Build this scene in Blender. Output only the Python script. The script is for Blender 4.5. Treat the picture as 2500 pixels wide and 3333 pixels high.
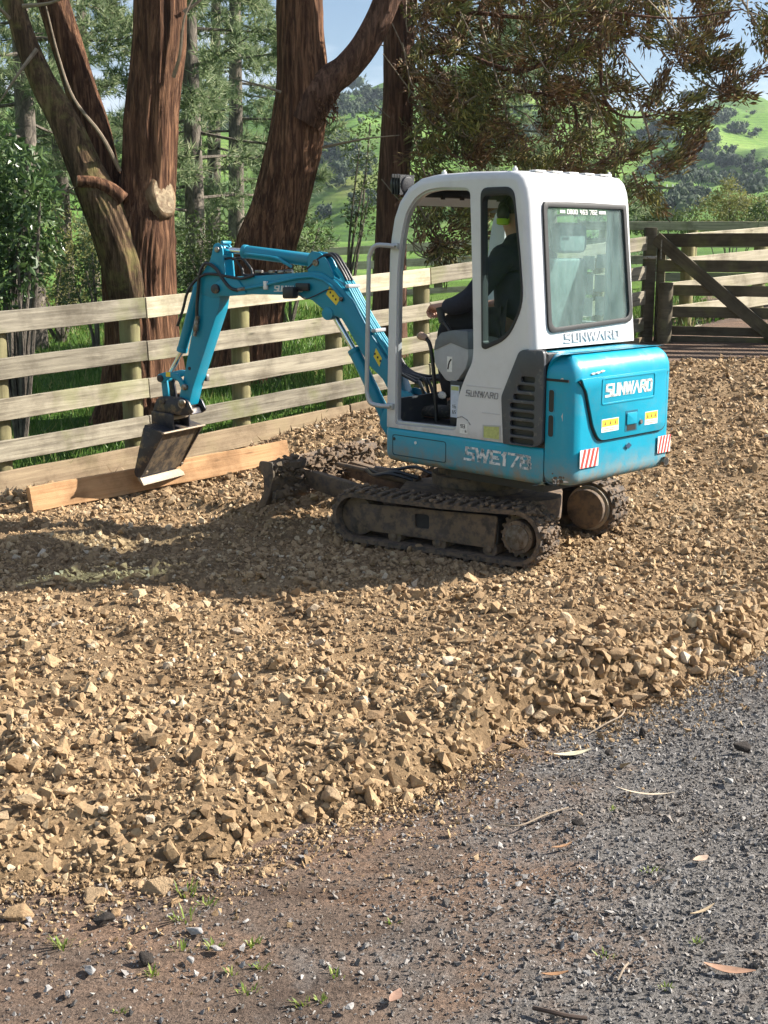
import bpy, bmesh, math, random
import numpy as np
from mathutils import Vector, Matrix, noise as mnoise
R = math.radians
for o in list(bpy.data.objects):
    bpy.data.objects.remove(o)
scene = bpy.context.scene
col = scene.collection
rng = np.random.default_rng(7)
random.seed(7)

# ------------------------------------------------------------------ camera, sky, sun, exposure
CAM_H = 1.85
PITCH = 12.02
cam_d = bpy.data.cameras.new('camera')
cam = bpy.data.objects.new('camera', cam_d); col.objects.link(cam)
cam.location = (0, 0, CAM_H)
cam.rotation_euler = (R(90 - PITCH), 0, 0)
cam_d.sensor_fit = 'VERTICAL'; cam_d.sensor_height = 36.0
cam_d.lens = 36.0 * 4069 / 3333
cam_d.clip_start = 0.05; cam_d.clip_end = 8000
scene.camera = cam

SUN_AZ = R(10)          # to-sun azimuth measured from +X towards +Y
SUN_EL = R(34)
to_sun = Vector((math.cos(SUN_AZ) * math.cos(SUN_EL), math.sin(SUN_AZ) * math.cos(SUN_EL), math.sin(SUN_EL)))
sun_d = bpy.data.lights.new('sun', 'SUN'); sun_d.energy = 5.0; sun_d.angle = R(0.53)
sun_d.color = (1.0, 0.93, 0.83)
sun = bpy.data.objects.new('sun', sun_d); col.objects.link(sun)
sun.rotation_euler = to_sun.to_track_quat('Z', 'Y').to_euler()

world = bpy.data.worlds.new('World'); scene.world = world
world.use_nodes = True
wn = world.node_tree.nodes; wl = world.node_tree.links
for n in list(wn): wn.remove(n)
wo = wn.new('ShaderNodeOutputWorld'); wb = wn.new('ShaderNodeBackground')
sky = wn.new('ShaderNodeTexSky'); sky.sky_type = 'NISHITA'; sky.sun_disc = False
sky.sun_elevation = SUN_EL
sky.sun_rotation = R(90) - SUN_AZ
sky.air_density = 1.0; sky.dust_density = 0.25; sky.ozone_density = 2.2
wtc = wn.new('ShaderNodeTexCoord'); wmp = wn.new('ShaderNodeMapping')
wmp.inputs['Scale'].default_value = (1.6, 1.6, 9.0)
wnz = wn.new('ShaderNodeTexNoise'); wnz.inputs['Scale'].default_value = 2.3; wnz.inputs['Detail'].default_value = 7; wnz.inputs['Roughness'].default_value = .55
wcr = wn.new('ShaderNodeValToRGB')
wcr.color_ramp.elements[0].position = .45; wcr.color_ramp.elements[0].color = (0, 0, 0, 1)
wcr.color_ramp.elements[1].position = .70; wcr.color_ramp.elements[1].color = (1, 1, 1, 1)
wmx = wn.new('ShaderNodeMixRGB'); wmx.inputs['Color2'].default_value = (8.6, 9.2, 10.4, 1)
wl.new(wtc.outputs['Generated'], wmp.inputs['Vector']); wl.new(wmp.outputs['Vector'], wnz.inputs['Vector'])
wl.new(wnz.outputs['Fac'], wcr.inputs['Fac']); wl.new(wcr.outputs['Color'], wmx.inputs['Fac'])
wl.new(sky.outputs['Color'], wmx.inputs['Color1']); wl.new(wmx.outputs['Color'], wb.inputs['Color'])
wb.inputs['Strength'].default_value = 0.05
wl.new(wb.outputs['Background'], wo.inputs['Surface'])

scene.render.engine = 'CYCLES'
scene.view_settings.view_transform = 'Standard'
scene.view_settings.look = 'None'
scene.view_settings.exposure = 1.42
scene.view_settings.gamma = 1.0
scene.render.resolution_x = 768; scene.render.resolution_y = 1024
scene.cycles.max_bounces = 4; scene.cycles.diffuse_bounces = 2; scene.cycles.glossy_bounces = 3; scene.cycles.volume_bounces = 0
scene.cycles.transparent_max_bounces = 10; scene.cycles.use_light_tree = False

# ------------------------------------------------------------------ geometry helpers
FPX = 4069.0
_cp, _sp = math.cos(R(PITCH)), math.sin(R(PITCH))
def ray(px, py):
    a, b = (px - 1250) / FPX, -(py - 1666.5) / FPX
    return Vector((a, _cp + _sp * b, -_sp + _cp * b))
def at(px, py, Y):                       # a point of the view at depth Y metres
    d = ray(px, py); return Vector((0, 0, CAM_H)) + d * (Y / d.y)

def tag(o, label=None, cat=None, group=None, kind=None):
    if label: o['label'] = label
    if cat: o['category'] = cat
    if group: o['group'] = group
    if kind: o['kind'] = kind
    return o
def empty(name, loc=(0, 0, 0), rz=0.0):
    o = bpy.data.objects.new(name, None); col.objects.link(o)
    o.location = loc; o.rotation_euler = (0, 0, rz); o.empty_display_size = .2
    return o
def link_mesh(name, me, parent=None, loc=None, rot=None, scale=None):
    o = bpy.data.objects.new(name, me); col.objects.link(o)
    if parent is not None: o.parent = parent
    if loc is not None: o.location = loc
    if rot is not None: o.rotation_euler = rot
    if scale is not None: o.scale = scale
    return o
def np_mesh(name, V, F, mat, smooth=False):
    """fast mesh from numpy arrays, F is (n,3) or (n,4)"""
    V = np.asarray(V, dtype=np.float32); F = np.asarray(F, dtype=np.int32)
    me = bpy.data.meshes.new(name); k = F.shape[1]
    me.vertices.add(len(V)); me.vertices.foreach_set('co', V.ravel())
    me.loops.add(F.size); me.loops.foreach_set('vertex_index', F.ravel())
    me.polygons.add(len(F)); me.polygons.foreach_set('loop_start', np.arange(0, F.size, k, dtype=np.int32))
    me.polygons.foreach_set('loop_total', np.full(len(F), k, dtype=np.int32))
    me.polygons.foreach_set('use_smooth', np.full(len(F), smooth))
    me.update(calc_edges=True)
    if mat: me.materials.append(mat)
    return me

class MB:
    """collects shapes; build() links them as one mesh object"""
    def __init__(s): s.v = []; s.f = []
    def add(s, vs, fs):
        b = len(s.v); s.v += [tuple(map(float, q)) for q in vs]; s.f += [tuple(i + b for i in f) for f in fs]; return s
    def box(s, c, size, rot=None):
        hx, hy, hz = size[0] / 2, size[1] / 2, size[2] / 2
        pts = [Vector((x, y, z)) for x in (-hx, hx) for y in (-hy, hy) for z in (-hz, hz)]
        if rot is not None: pts = [rot @ p for p in pts]
        c = Vector(c)
        return s.add([c + p for p in pts], [(0, 1, 3, 2), (4, 6, 7, 5), (0, 4, 5, 1), (2, 3, 7, 6), (0, 2, 6, 4), (1, 5, 7, 3)])
    def prism(s, poly, fn, t0, t1):
        """poly: 2d points, fn(a,b,t) -> 3d; solid between t0 and t1"""
        n = len(poly)
        vs = [fn(a, b, t0) for a, b in poly] + [fn(a, b, t1) for a, b in poly]
        fs = [tuple(range(n))[::-1], tuple(range(n, 2 * n))] + [(i, (i + 1) % n, n + (i + 1) % n, n + i) for i in range(n)]
        return s.add(vs, fs)
    def tube(s, path, r, n=10, caps=True, ry=None):
        path = [Vector(p) for p in path]; m = len(path)
        rs = list(r) if hasattr(r, '__len__') else [r] * m
        vs = []; up = None
        for i, p in enumerate(path):
            d = (path[min(i + 1, m - 1)] - path[max(i - 1, 0)]).normalized()
            if up is None:
                up = Vector((0, 0, 1)) if abs(d.z) < .9 else Vector((1, 0, 0))
            x = up.cross(d)
            if x.length < 1e-5: x = Vector((1, 0, 0)).cross(d)
            x.normalize(); y = d.cross(x).normalized(); up = y
            for k in range(n):
                a = 2 * math.pi * k / n
                vs.append(p + x * math.cos(a) * rs[i] + y * math.sin(a) * rs[i] * (ry or 1))
        fs = [(i * n + k, i * n + (k + 1) % n, (i + 1) * n + (k + 1) % n, (i + 1) * n + k) for i in range(m - 1) for k in range(n)]
        if caps: fs += [tuple(range(n))[::-1], tuple(range((m - 1) * n, m * n))]
        return s.add(vs, fs)
    def cyl(s, p0, p1, r0, r1=None, n=20): return s.tube([p0, p1], [r0, r0 if r1 is None else r1], n)
    def grid(s, rows, close=False):
        m = len(rows); n = len(rows[0]); vs = [q for r in rows for q in r]
        fs = []
        for i in range(m - 1):
            for k in range(n if close else n - 1):
                k2 = (k + 1) % n
                fs.append((i * n + k, i * n + k2, (i + 1) * n + k2, (i + 1) * n + k))
        return s.add(vs, fs)
    def ball(s, c, r, n=10, sc=(1, 1, 1)):
        rows = []
        for i in range(n // 2 + 1):
            t = math.pi * i / (n // 2)
            rows.append([(c[0] + r * sc[0] * math.sin(max(t, .02)) * math.cos(2 * math.pi * k / n), c[1] + r * sc[1] * math.sin(max(t, .02)) * math.sin(2 * math.pi * k / n), c[2] + r * sc[2] * math.cos(t)) for k in range(n)])
        return s.grid(rows[::-1], True)
    def mesh(s, name, mat, bevel=0, seg=2, smooth=35):
        me = bpy.data.meshes.new(name)
        bm = bmesh.new()
        vv = [bm.verts.new(p) for p in s.v]
        for f in s.f:
            try: bm.faces.new([vv[i] for i in f])
            except ValueError: pass
        bmesh.ops.remove_doubles(bm, verts=bm.verts[:], dist=1e-5)
        bmesh.ops.recalc_face_normals(bm, faces=bm.faces[:])
        if bevel:
            es = [e for e in bm.edges if len(e.link_faces) == 2 and e.calc_face_angle(0) > R(28)]
            bmesh.ops.bevel(bm, geom=es, offset=bevel, segments=seg, profile=.5, affect='EDGES', clamp_overlap=True)
        bm.to_mesh(me); bm.free()
        if smooth:
            me.polygons.foreach_set('use_smooth', [True] * len(me.polygons))
            me.set_sharp_from_angle(angle=R(smooth))
        if mat: me.materials.append(mat)
        return me
    def build(s, name, mat, parent=None, bevel=0, seg=2, smooth=35, **kw):
        return link_mesh(name, s.mesh(name, mat, bevel, seg, smooth), parent, **kw)

def copy_tree(o, parent=None):
    c = o.copy(); col.objects.link(c); c.parent = parent
    for ch in list(o.children): copy_tree(ch, c)
    return c
def round_poly(pts, r, n=4):
    """round the corners of a 2d polygon; r number or list"""
    out = []; m = len(pts)
    for i in range(m):
        p = Vector(pts[i]); a = Vector(pts[i - 1]) - p; b = Vector(pts[(i + 1) % m]) - p
        rr = r[i] if hasattr(r, '__len__') else r
        k = min(rr, a.length * .45, b.length * .45)
        if k < 1e-4: out.append(tuple(p)); continue
        p0 = p + a.normalized() * k; p1 = p + b.normalized() * k
        for j in range(n + 1):
            t = j / n; q = p0 * (1 - t) ** 2 + p * 2 * t * (1 - t) + p1 * t * t
            out.append((q.x, q.y))
    return out
def smooth_path(pts, n=6):
    """Catmull-Rom through 3d points"""
    P = [Vector(p) for p in pts]; P = [P[0] * 2 - P[1]] + P + [P[-1] * 2 - P[-2]]; out = []
    for i in range(1, len(P) - 2):
        for j in range(n):
            t = j / n
            out.append(.5 * ((2 * P[i]) + (P[i + 1] - P[i - 1]) * t + (2 * P[i - 1] - 5 * P[i] + 4 * P[i + 1] - P[i + 2]) * t * t + (-P[i - 1] + 3 * P[i] - 3 * P[i + 1] + P[i + 2]) * t ** 3))
    out.append(P[-2]); return out

def vnoise(x, y, seed=0):
    """cheap vectorised smooth 2d value noise in 0..1"""
    xi = np.floor(x).astype(np.int64); yi = np.floor(y).astype(np.int64); xf = x - xi; yf = y - yi
    def h(a, b):
        k = (a * 374761393 + b * 668265263 + seed * 974634541) & 0x7fffffff
        k = ((k ^ (k >> 13)) * 1274126177) & 0x7fffffff
        return ((k ^ (k >> 16)) & 0xffff) / 65535.0
    u = xf * xf * (3 - 2 * xf); v = yf * yf * (3 - 2 * yf)
    return (h(xi, yi) * (1 - u) + h(xi + 1, yi) * u) * (1 - v) + (h(xi, yi + 1) * (1 - u) + h(xi + 1, yi + 1) * u) * v
def fbm(x, y, seed=0, oct=4):
    s = 0; a = .5; t = 0
    for i in range(oct):
        s = s + a * vnoise(x, y, seed + i); t += a; a *= .5; x = x * 2.03 + 11.3; y = y * 2.03 + 5.7
    return s / t
def sstep(a, b, x): t = np.clip((x - a) / (b - a), 0, 1); return t * t * (3 - 2 * t)

# ------------------------------------------------------------------ materials
def nodes_of(name):
    m = bpy.data.materials.new(name); m.use_nodes = True
    nt = m.node_tree; b = nt.nodes['Principled BSDF']
    return m, nt, nt.nodes, nt.links, b
def ramp(nt, fac, stops):
    r = nt.nodes.new('ShaderNodeValToRGB'); cr = r.color_ramp
    while len(cr.elements) < len(stops): cr.elements.new(.5)
    for e, (p, c) in zip(cr.elements, stops):
        e.position = p; e.color = (*c, 1) if len(c) == 3 else c
    nt.links.new(fac, r.inputs['Fac']); return r.outputs['Color']
def noise_tex(nt, vec, scale, detail=5, rough=.55, dist=0):
    n = nt.nodes.new('ShaderNodeTexNoise'); n.inputs['Scale'].default_value = scale
    n.inputs['Detail'].default_value = detail; n.inputs['Roughness'].default_value = rough; n.inputs['Distortion'].default_value = dist
    if vec is not None: nt.links.new(vec, n.inputs['Vector'])
    return n.outputs['Fac']
def mapped(nt, scale=(1, 1, 1), kind='Object', rnd=False, rot=(0, 0, 0)):
    t = nt.nodes.new('ShaderNodeTexCoord'); m = nt.nodes.new('ShaderNodeMapping')
    m.inputs['Scale'].default_value = scale; m.inputs['Rotation'].default_value = rot
    nt.links.new(t.outputs[kind], m.inputs['Vector'])
    if rnd:
        oi = nt.nodes.new('ShaderNodeObjectInfo'); mu = nt.nodes.new('ShaderNodeMath'); mu.operation = 'MULTIPLY'; mu.inputs[1].default_value = 37
        nt.links.new(oi.outputs['Random'], mu.inputs[0]); cx = nt.nodes.new('ShaderNodeCombineXYZ')
        for k in range(3): nt.links.new(mu.outputs[0], cx.inputs[k])
        nt.links.new(cx.outputs[0], m.inputs['Location'])
    return m.outputs['Vector']
def mix(nt, fac, a, b, mode='MIX'):
    m = nt.nodes.new('ShaderNodeMixRGB'); m.blend_type = mode
    for s, k in ((fac, 'Fac'), (a, 'Color1'), (b, 'Color2')):
        if hasattr(s, 'is_linked') or hasattr(s, 'links'): nt.links.new(s, m.inputs[k])
        elif k == 'Fac': m.inputs[k].default_value = s
        else: m.inputs[k].default_value = (*s, 1)
    return m.outputs['Color']
def bump(nt, b, h, strength=.3, dist=.01):
    n = nt.nodes.new('ShaderNodeBump'); n.inputs['Strength'].default_value = strength; n.inputs['Distance'].default_value = dist
    nt.links.new(h, n.inputs['Height']); nt.links.new(n.outputs['Normal'], b.inputs['Normal'])
def rand_island(nt):
    g = nt.nodes.new('ShaderNodeNewGeometry'); return g.outputs['Random Per Island']
def obj_rand(nt):
    g = nt.nodes.new('ShaderNodeObjectInfo'); return g.outputs['Random']
def simple(name, c, rough=.5, metal=0.0, var=.12, scale=9, bumps=0, bscale=60, spec=.5, dirt=None, dirt_amt=.5):
    m, nt, N, L, b = nodes_of(name)
    v = mapped(nt)
    f = noise_tex(nt, v, scale)
    lo = tuple(x * (1 - var) for x in c); hi = tuple(min(1, x * (1 + var)) for x in c)
    cc = ramp(nt, f, [(.3, lo), (.7, hi)])
    if dirt:
        d = noise_tex(nt, v, scale * 1.7, 8, .65)
        dm = ramp(nt, d, [(dirt_amt - .06, (0, 0, 0)), (dirt_amt + .1, (1, 1, 1))])
        cc = mix(nt, dm, cc, dirt)
    L.new(cc, b.inputs['Base Color'])
    b.inputs['Roughness'].default_value = rough; b.inputs['Metallic'].default_value = metal
    b.inputs['Specular IOR Level'].default_value = spec
    if bumps: bump(nt, b, noise_tex(nt, v, bscale, 6), bumps, .005)
    return m
# ================================================================== terrain
def sp_(x, k=.35): return k * np.log1p(np.exp(np.clip(x / k, -40, 40)))
def z_near(x, y):
    yy = np.minimum(y, 19.0)
    left = 1 - .62 * sstep(.3, 1.7, -x) * (1 - sstep(10.5, 13.0, y))
    return .08 * sp_(yy - 7.8) * left + .05 * sp_(np.minimum(x, 9)) * sstep(8, 13, y)
def crest(az):
    return 70 + 7 * np.sin(az * 4.1 + 1.0) + 5 * np.sin(az * 11 + .4)
def z_far(x, y):
    r = np.hypot(x, y); az = np.arctan2(x, y)
    t = np.clip((r - 110) / 620, 0, 2.2)
    g = np.where(t < 1, t ** .92 , 1 - .35 * (t - 1))
    base = -11 + (crest(az) + 11) * g
    und = (fbm(x / 110 + 3.1, y / 140 + 7.7, 21, 3) - .5) * 46 + (np.abs(fbm(x / 70 - 2, y / 80 + 1, 31, 3) - .5)) * -48 + 5
    return base + und * sstep(130, 330, r)
def ground_z(x, y):
    x = np.asarray(x, float); y = np.asarray(y, float)
    r = np.hypot(x, y)
    w = sstep(30, 115, r) * (y > -1e9)
    a = z_near(x, y); a = np.where(y < 0, 0, a)
    return a * (1 - w) + z_far(x, y) * w
def gz(x, y): return float(ground_z(np.array([x]), np.array([y]))[0])
def onz(px, py, z=0.0):
    d = ray(px, py); return Vector((0, 0, CAM_H)) + d * ((z - CAM_H) / d.z)
def ground_hit(px, py, r0=100.0, r1=1150.0):
    d = ray(px, py); ts = np.linspace(r0, r1, 1600) / d.y
    z = CAM_H + ts * d.z; gzv = ground_z(ts * d.x, ts * d.y)
    k = np.argmax(gzv > z)
    if gzv[k] <= z[k]: return None
    return Vector((ts[k] * d.x, ts[k] * d.y, gzv[k]))

# fence line (plan) and the front edge of the tan rock bed
FA = Vector((-2.84, 9.07)); FB = Vector((3.15, 15.10)); FD = (FB - FA).normalized()
def fence_side(x, y): return (x - FA.x) * FD.y * -1 + (y - FA.y) * FD.x      # > 0 behind the fence
EDGE_PX = [(0, 2938), (226, 2917), (377, 2902), (558, 2880), (753, 2842), (889, 2804), (1047, 2729), (1206, 2668), (1438, 2593), (1551, 2525), (1640, 2455), (1720, 2405), (1966, 2355), (2215, 2265), (2380, 2167), (2490, 2110)]
EDGE = [onz(*p) for p in EDGE_PX]
EX = np.array([-9, -4] + [p.x for p in EDGE] + [2.6, 4.2, 7, 12]); EY = np.array([2.6, 2.95] + [p.y for p in EDGE] + [6.5, 8.4, 10.6, 12.5])
def bed_s(x, y): return (y - np.interp(x, EX, EY)) * .8
def bed_mask(x, y):
    s = bed_s(x, y) + (fbm(x * 3.1, y * 3.1, 5, 3) - .5) * .22
    back = -fence_side(x, y)
    m = sstep(0, .28, s) * sstep(-.05, .35, back) * (1 - sstep(12.4, 14.2, y + .25 * (3 - np.minimum(x, 3))))
    return m
def bed_h(x, y):
    lump = (fbm(x * 1.3, y * 1.6, 9, 4) - .5) * .14 + (fbm(x * 5, y * 5, 13, 3) - .5) * .06 - .07 * sstep(.62, .80, fbm(x * 2.1 + 7, y * 2.6, 19, 2))
    lump *= 1 - .75 * np.exp(-(((x - .55) / 1.25) ** 2 + ((y - 7.7) / 1.0) ** 2) ** 2)
    dx, dy = x + 2.43, y - 8.40; tl = np.clip(dx * .737 + dy * .676, 0, 2.3); bd = np.hypot(dx - tl * .737, dy - tl * .676)
    near_b = np.exp(-(bd / .38) ** 2); lump = lump * (1 - .9 * near_b) - .025 * near_b
    e = bed_s(x, y)
    berm = (.05 + .075 * sstep(.3, .8, x)) * np.exp(-((e - .30) / .20) ** 2) * (.4 + fbm(x * 1.7, y * 1.7, 17, 2))
    return np.clip(.055 + lump + berm, .012, .3)
def bed_z(x, y): return ground_z(x, y) - .03 + (bed_h(x, y) + .03) * bed_mask(x, y)

# --- ground sheet: one polar sheet to the horizon
def ground_material():
    m, nt, N, L, b = nodes_of('ground_mixed')
    att = N.new('ShaderNodeAttribute'); att.attribute_name = 'zone'
    sep = N.new('ShaderNodeSeparateColor'); L.new(att.outputs['Color'], sep.inputs['Color'])
    v = mapped(nt)
    n1 = noise_tex(nt, mapped(nt, (.8, 2.2, 1), rot=(0, 0, R(-28))), 1.5, 8, .62, .5); rut = noise_tex(nt, mapped(nt, (1.0, 7.0, 1), rot=(0, 0, R(-20))), 1.3, 7, .62, .8); n2 = noise_tex(nt, v, 26, 8, .7); n3 = noise_tex(nt, v, 95, 6, .7)
    dirt = ramp(nt, n1, [(.30, (.105, .077, .060)), (.45, (.165, .124, .097)), (.56, (.215, .145, .102)), (.70, (.165, .138, .120))])
    speck = ramp(nt, n3, [(.36, (.45, .44, .44)), (.5, (1, 1, 1)), (.66, (1.35, 1.32, 1.3))])
    dirt = mix(nt, 1.0, dirt, speck, 'MULTIPLY')
    grey = ramp(nt, n3, [(.35, (.065, .062, .059)), (.5, (.165, .158, .151)), (.68, (.28, .268, .257))])
    dirt = mix(nt, 1.0, dirt, ramp(nt, rut, [(.30, (.55, .52, .50)), (.44, (1, 1, 1)), (.62, (1.0, 1.0, 1.0)), (.74, (1.2, 1.12, 1.05))]), 'MULTIPLY')
    gm = N.new('ShaderNodeMath'); gm.operation = 'ADD'; L.new(sep.outputs['Red'], gm.inputs[0])
    nn = noise_tex(nt, v, 3.1, 7, .65); ns = N.new('ShaderNodeMath'); ns.operation = 'SUBTRACT'; L.new(nn, ns.inputs[0]); ns.inputs[1].default_value = .5
    L.new(ns.outputs[0], gm.inputs[1])
    gf = ramp(nt, gm.outputs[0], [(.38, (0, 0, 0)), (.62, (1, 1, 1))])
    yard = mix(nt, gf, dirt, grey)
    yard = mix(nt, 1.0, yard, ramp(nt, n2, [(.3, (.72, .7, .68)), (.7, (1.22, 1.2, 1.18))]), 'MULTIPLY')
    # pasture
    vb = mapped(nt)
    p1 = noise_tex(nt, vb, .035, 6, .6); p2 = noise_tex(nt, vb, .6, 8, .7)
    past = ramp(nt, p1, [(.30, (.050, .115, .016)), (.47, (.100, .200, .026)), (.60, (.150, .240, .045)), (.74, (.23, .25, .080))])
    past = mix(nt, 1.0, past, ramp(nt, p2, [(.3, (.66, .7, .6)), (.7, (1.2, 1.18, 1.1))]), 'MULTIPLY')
    wv = N.new('ShaderNodeTexWave'); wv.wave_type = 'BANDS'; wv.bands_direction = 'Z'; wv.inputs['Scale'].default_value = .33; wv.inputs['Distortion'].default_value = 3.5; wv.inputs['Detail'].default_value = 3; wv.inputs['Detail Scale'].default_value = .6
    L.new(vb, wv.inputs['Vector'])
    past = mix(nt, 1.0, past, ramp(nt, wv.outputs['Fac'], [(.2, (.82, .84, .8)), (.6, (1.06, 1.05, 1.02))]), 'MULTIPLY')
    gedge = N.new('ShaderNodeMath'); gedge.operation = 'ADD'; L.new(sep.outputs['Green'], gedge.inputs[0]); L.new(ns.outputs[0], gedge.inputs[1])
    gz_ = ramp(nt, gedge.outputs[0], [(.42, (0, 0, 0)), (.58, (1, 1, 1))])
    cc = mix(nt, gz_, yard, past)
    L.new(cc, b.inputs['Base Color']); b.inputs['Roughness'].default_value = .92; b.inputs['Specular IOR Level'].default_value = .25
    ad = N.new('ShaderNodeMath'); ad.operation = 'MULTIPLY_ADD'; L.new(n2, ad.inputs[0]); ad.inputs[1].default_value = 2.2; L.new(n3, ad.inputs[2])
    ad2 = N.new('ShaderNodeMath'); ad2.operation = 'MULTIPLY_ADD'; L.new(rut, ad2.inputs[0]); ad2.inputs[1].default_value = 3.0; L.new(ad.outputs[0], ad2.inputs[2])
    bump(nt, b, ad2.outputs[0], .85, .018)
    return m
def build_ground():
    nr = 250; rad = .4 * (2600 / .4) ** (np.arange(nr) / (nr - 1))
    angs = np.concatenate([np.radians(np.linspace(-48, 48, 300)), np.radians(np.linspace(48, 312, 90))[1:-1]])
    na = len(angs)
    X = rad[:, None] * np.sin(angs)[None]; Y = rad[:, None] * np.cos(angs)[None]
    Z = ground_z(X, Y)
    near = (rad[:, None] < 14)
    Z = Z + near * ((fbm(X * 2.2, Y * 2.2, 3, 4) - .5) * .035 - .012)
    V = np.stack([X, Y, Z], -1).reshape(-1, 3)
    i = np.arange(nr - 1)[:, None] * na; k = np.arange(na)[None]; k2 = (k + 1) % na
    F = np.stack([i + k, i + na + k, i + na + k2, i + k2], -1).reshape(-1, 4)
    V = np.vstack([V, [[0, 0, 0]]])
    me = np_mesh('ground', V, F, ground_material(), True)
    x, y = V[:, 0], V[:, 1]
    grey = np.clip(.5 + (x - .25 - .10 * (y - 3)) * .42 + .12 * np.sin(x * 2 + y), 0, 1) * (y < 8)
    grass = np.clip(.5 + fence_side(x, y) * .55, 0, 1)
    beyond_gate = (x > 3.0) & (fence_side(x, y) < 1.5)
    grass = np.where(beyond_gate, np.clip((y - 17.5) * .4, 0, 1), grass)
    grass = np.where(np.hypot(x, y) > 26, 1, grass); grass = np.where((y < 2) & (np.hypot(x, y) < 26), 0, grass)
    ca = me.color_attributes.new('zone', 'FLOAT_COLOR', 'POINT')
    cd = np.stack([grey, grass, 0 * x, 0 * x + 1], -1).astype(np.float32); ca.data.foreach_set('color', cd.ravel())
    o = link_mesh('ground', me); tag(o, 'brown and grey gravelled yard running out into green pasture hills', kind='structure')
build_ground()

def bed_material():
    m, nt, N, L, b = nodes_of('rock_fines')
    v = mapped(nt); n1 = noise_tex(nt, v, 2.1, 8, .62); n2 = noise_tex(nt, v, 48, 8, .7)
    c = ramp(nt, n1, [(.3, (.135, .089, .050)), (.5, (.235, .160, .089)), (.7, (.315, .220, .126))])
    c = mix(nt, 1.0, c, ramp(nt, n2, [(.32, (.5, .48, .46)), (.55, (1, 1, 1)), (.72, (1.3, 1.28, 1.25))]), 'MULTIPLY')
    L.new(c, b.inputs['Base Color']); b.inputs['Roughness'].default_value = .95; b.inputs['Specular IOR Level'].default_value = .2
    bump(nt, b, n2, .9, .02); return m
BED_MAT = bed_material()
def build_bed():
    xs = np.arange(-7, 9.01, .065); ys = np.arange(2.55, 15.0, .065)
    X, Y = np.meshgrid(xs, ys); Z = bed_z(X, Y)
    msk = bed_mask(X, Y) > .30
    nx = len(xs); idx = np.arange(X.size).reshape(X.shape)
    keep = msk[:-1, :-1] | msk[1:, :-1] | msk[:-1, 1:] | msk[1:, 1:]
    F = np.stack([idx[:-1, :-1], idx[:-1, 1:], idx[1:, 1:], idx[1:, :-1]], -1)[keep]
    used = np.unique(F); remap = np.zeros(X.size, int); remap[used] = np.arange(len(used))
    V = np.stack([X, Y, Z], -1).reshape(-1, 3)[used]
    me = np_mesh('gravel_bed', V, remap[F], BED_MAT, True)
    o = link_mesh('gravel_bed', me); tag(o, 'spread bed of tan crushed rock under the excavator', kind='structure')
build_bed()

# --- crushed stones: angular convex hulls
def hull_variant(npts, flat, seed):
    r_ = np.random.default_rng(seed); bm = bmesh.new()
    for _ in range(npts):
        p = r_.normal(size=3); p /= np.linalg.norm(p); p *= r_.uniform(.84, 1.08); bm.verts.new((p[0] * 1.12, p[1] * .94, p[2] * flat))
    h = bmesh.ops.convex_hull(bm, input=bm.verts[:])
    bmesh.ops.delete(bm, geom=[e for e in h['geom_interior'] if isinstance(e, bmesh.types.BMVert)], context='VERTS')
    bmesh.ops.triangulate(bm, faces=bm.faces[:]); bm.verts.index_update()
    V = np.array([v.co[:] for v in bm.verts]); F = np.array([[v.index for v in f.verts] for f in bm.faces]); bm.free(); return V, F
def rand_rot(n, tilt=None):
    q = rng.normal(size=(n, 4))
    if tilt is not None:
        yaw = rng.uniform(0, 2 * np.pi, n); ax = rng.uniform(0, 2 * np.pi, n); t = rng.normal(0, tilt, n) / 2
        q1 = np.stack([np.cos(yaw / 2), 0 * yaw, 0 * yaw, np.sin(yaw / 2)], -1); q2 = np.stack([np.cos(t), np.sin(t) * np.cos(ax), np.sin(t) * np.sin(ax), 0 * t], -1)
        w1, x1, y1, z1 = q2.T; w2, x2, y2, z2 = q1.T
        q = np.stack([w1 * w2 - x1 * x2 - y1 * y2 - z1 * z2, w1 * x2 + x1 * w2 + y1 * z2 - z1 * y2, w1 * y2 - x1 * z2 + y1 * w2 + z1 * x2, w1 * z2 + x1 * y2 - y1 * x2 + z1 * w2], -1)
    q /= np.linalg.norm(q, axis=1)[:, None]; w, x, y, z = q.T
    return np.stack([np.stack([1 - 2 * (y * y + z * z), 2 * (x * y - z * w), 2 * (x * z + y * w)], -1), np.stack([2 * (x * y + z * w), 1 - 2 * (x * x + z * z), 2 * (y * z - x * w)], -1), np.stack([2 * (x * z - y * w), 2 * (y * z + x * w), 1 - 2 * (x * x + y * y)], -1)], 1)
def scatter(variants, pos, size, tilt=None):
    n = len(pos); which = rng.integers(0, len(variants), n); Vs = []; Fs = []; base = 0
    for k, (V, F) in enumerate(variants):
        ii = np.nonzero(which == k)[0]
        if not len(ii): continue
        sc = size[ii, None] * rng.uniform(.75, 1.3, (len(ii), 3))
        P = V[None] * sc[:, None, :]; P = np.einsum('nij,nkj->nki', rand_rot(len(ii), tilt), P) + pos[ii, None, :]
        Vs.append(P.reshape(-1, 3)); Fs.append((F[None] + (base + np.arange(len(ii)) * len(V))[:, None, None]).reshape(-1, 3)); base += len(ii) * len(V)
    return np.vstack(Vs), np.vstack(Fs)
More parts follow.
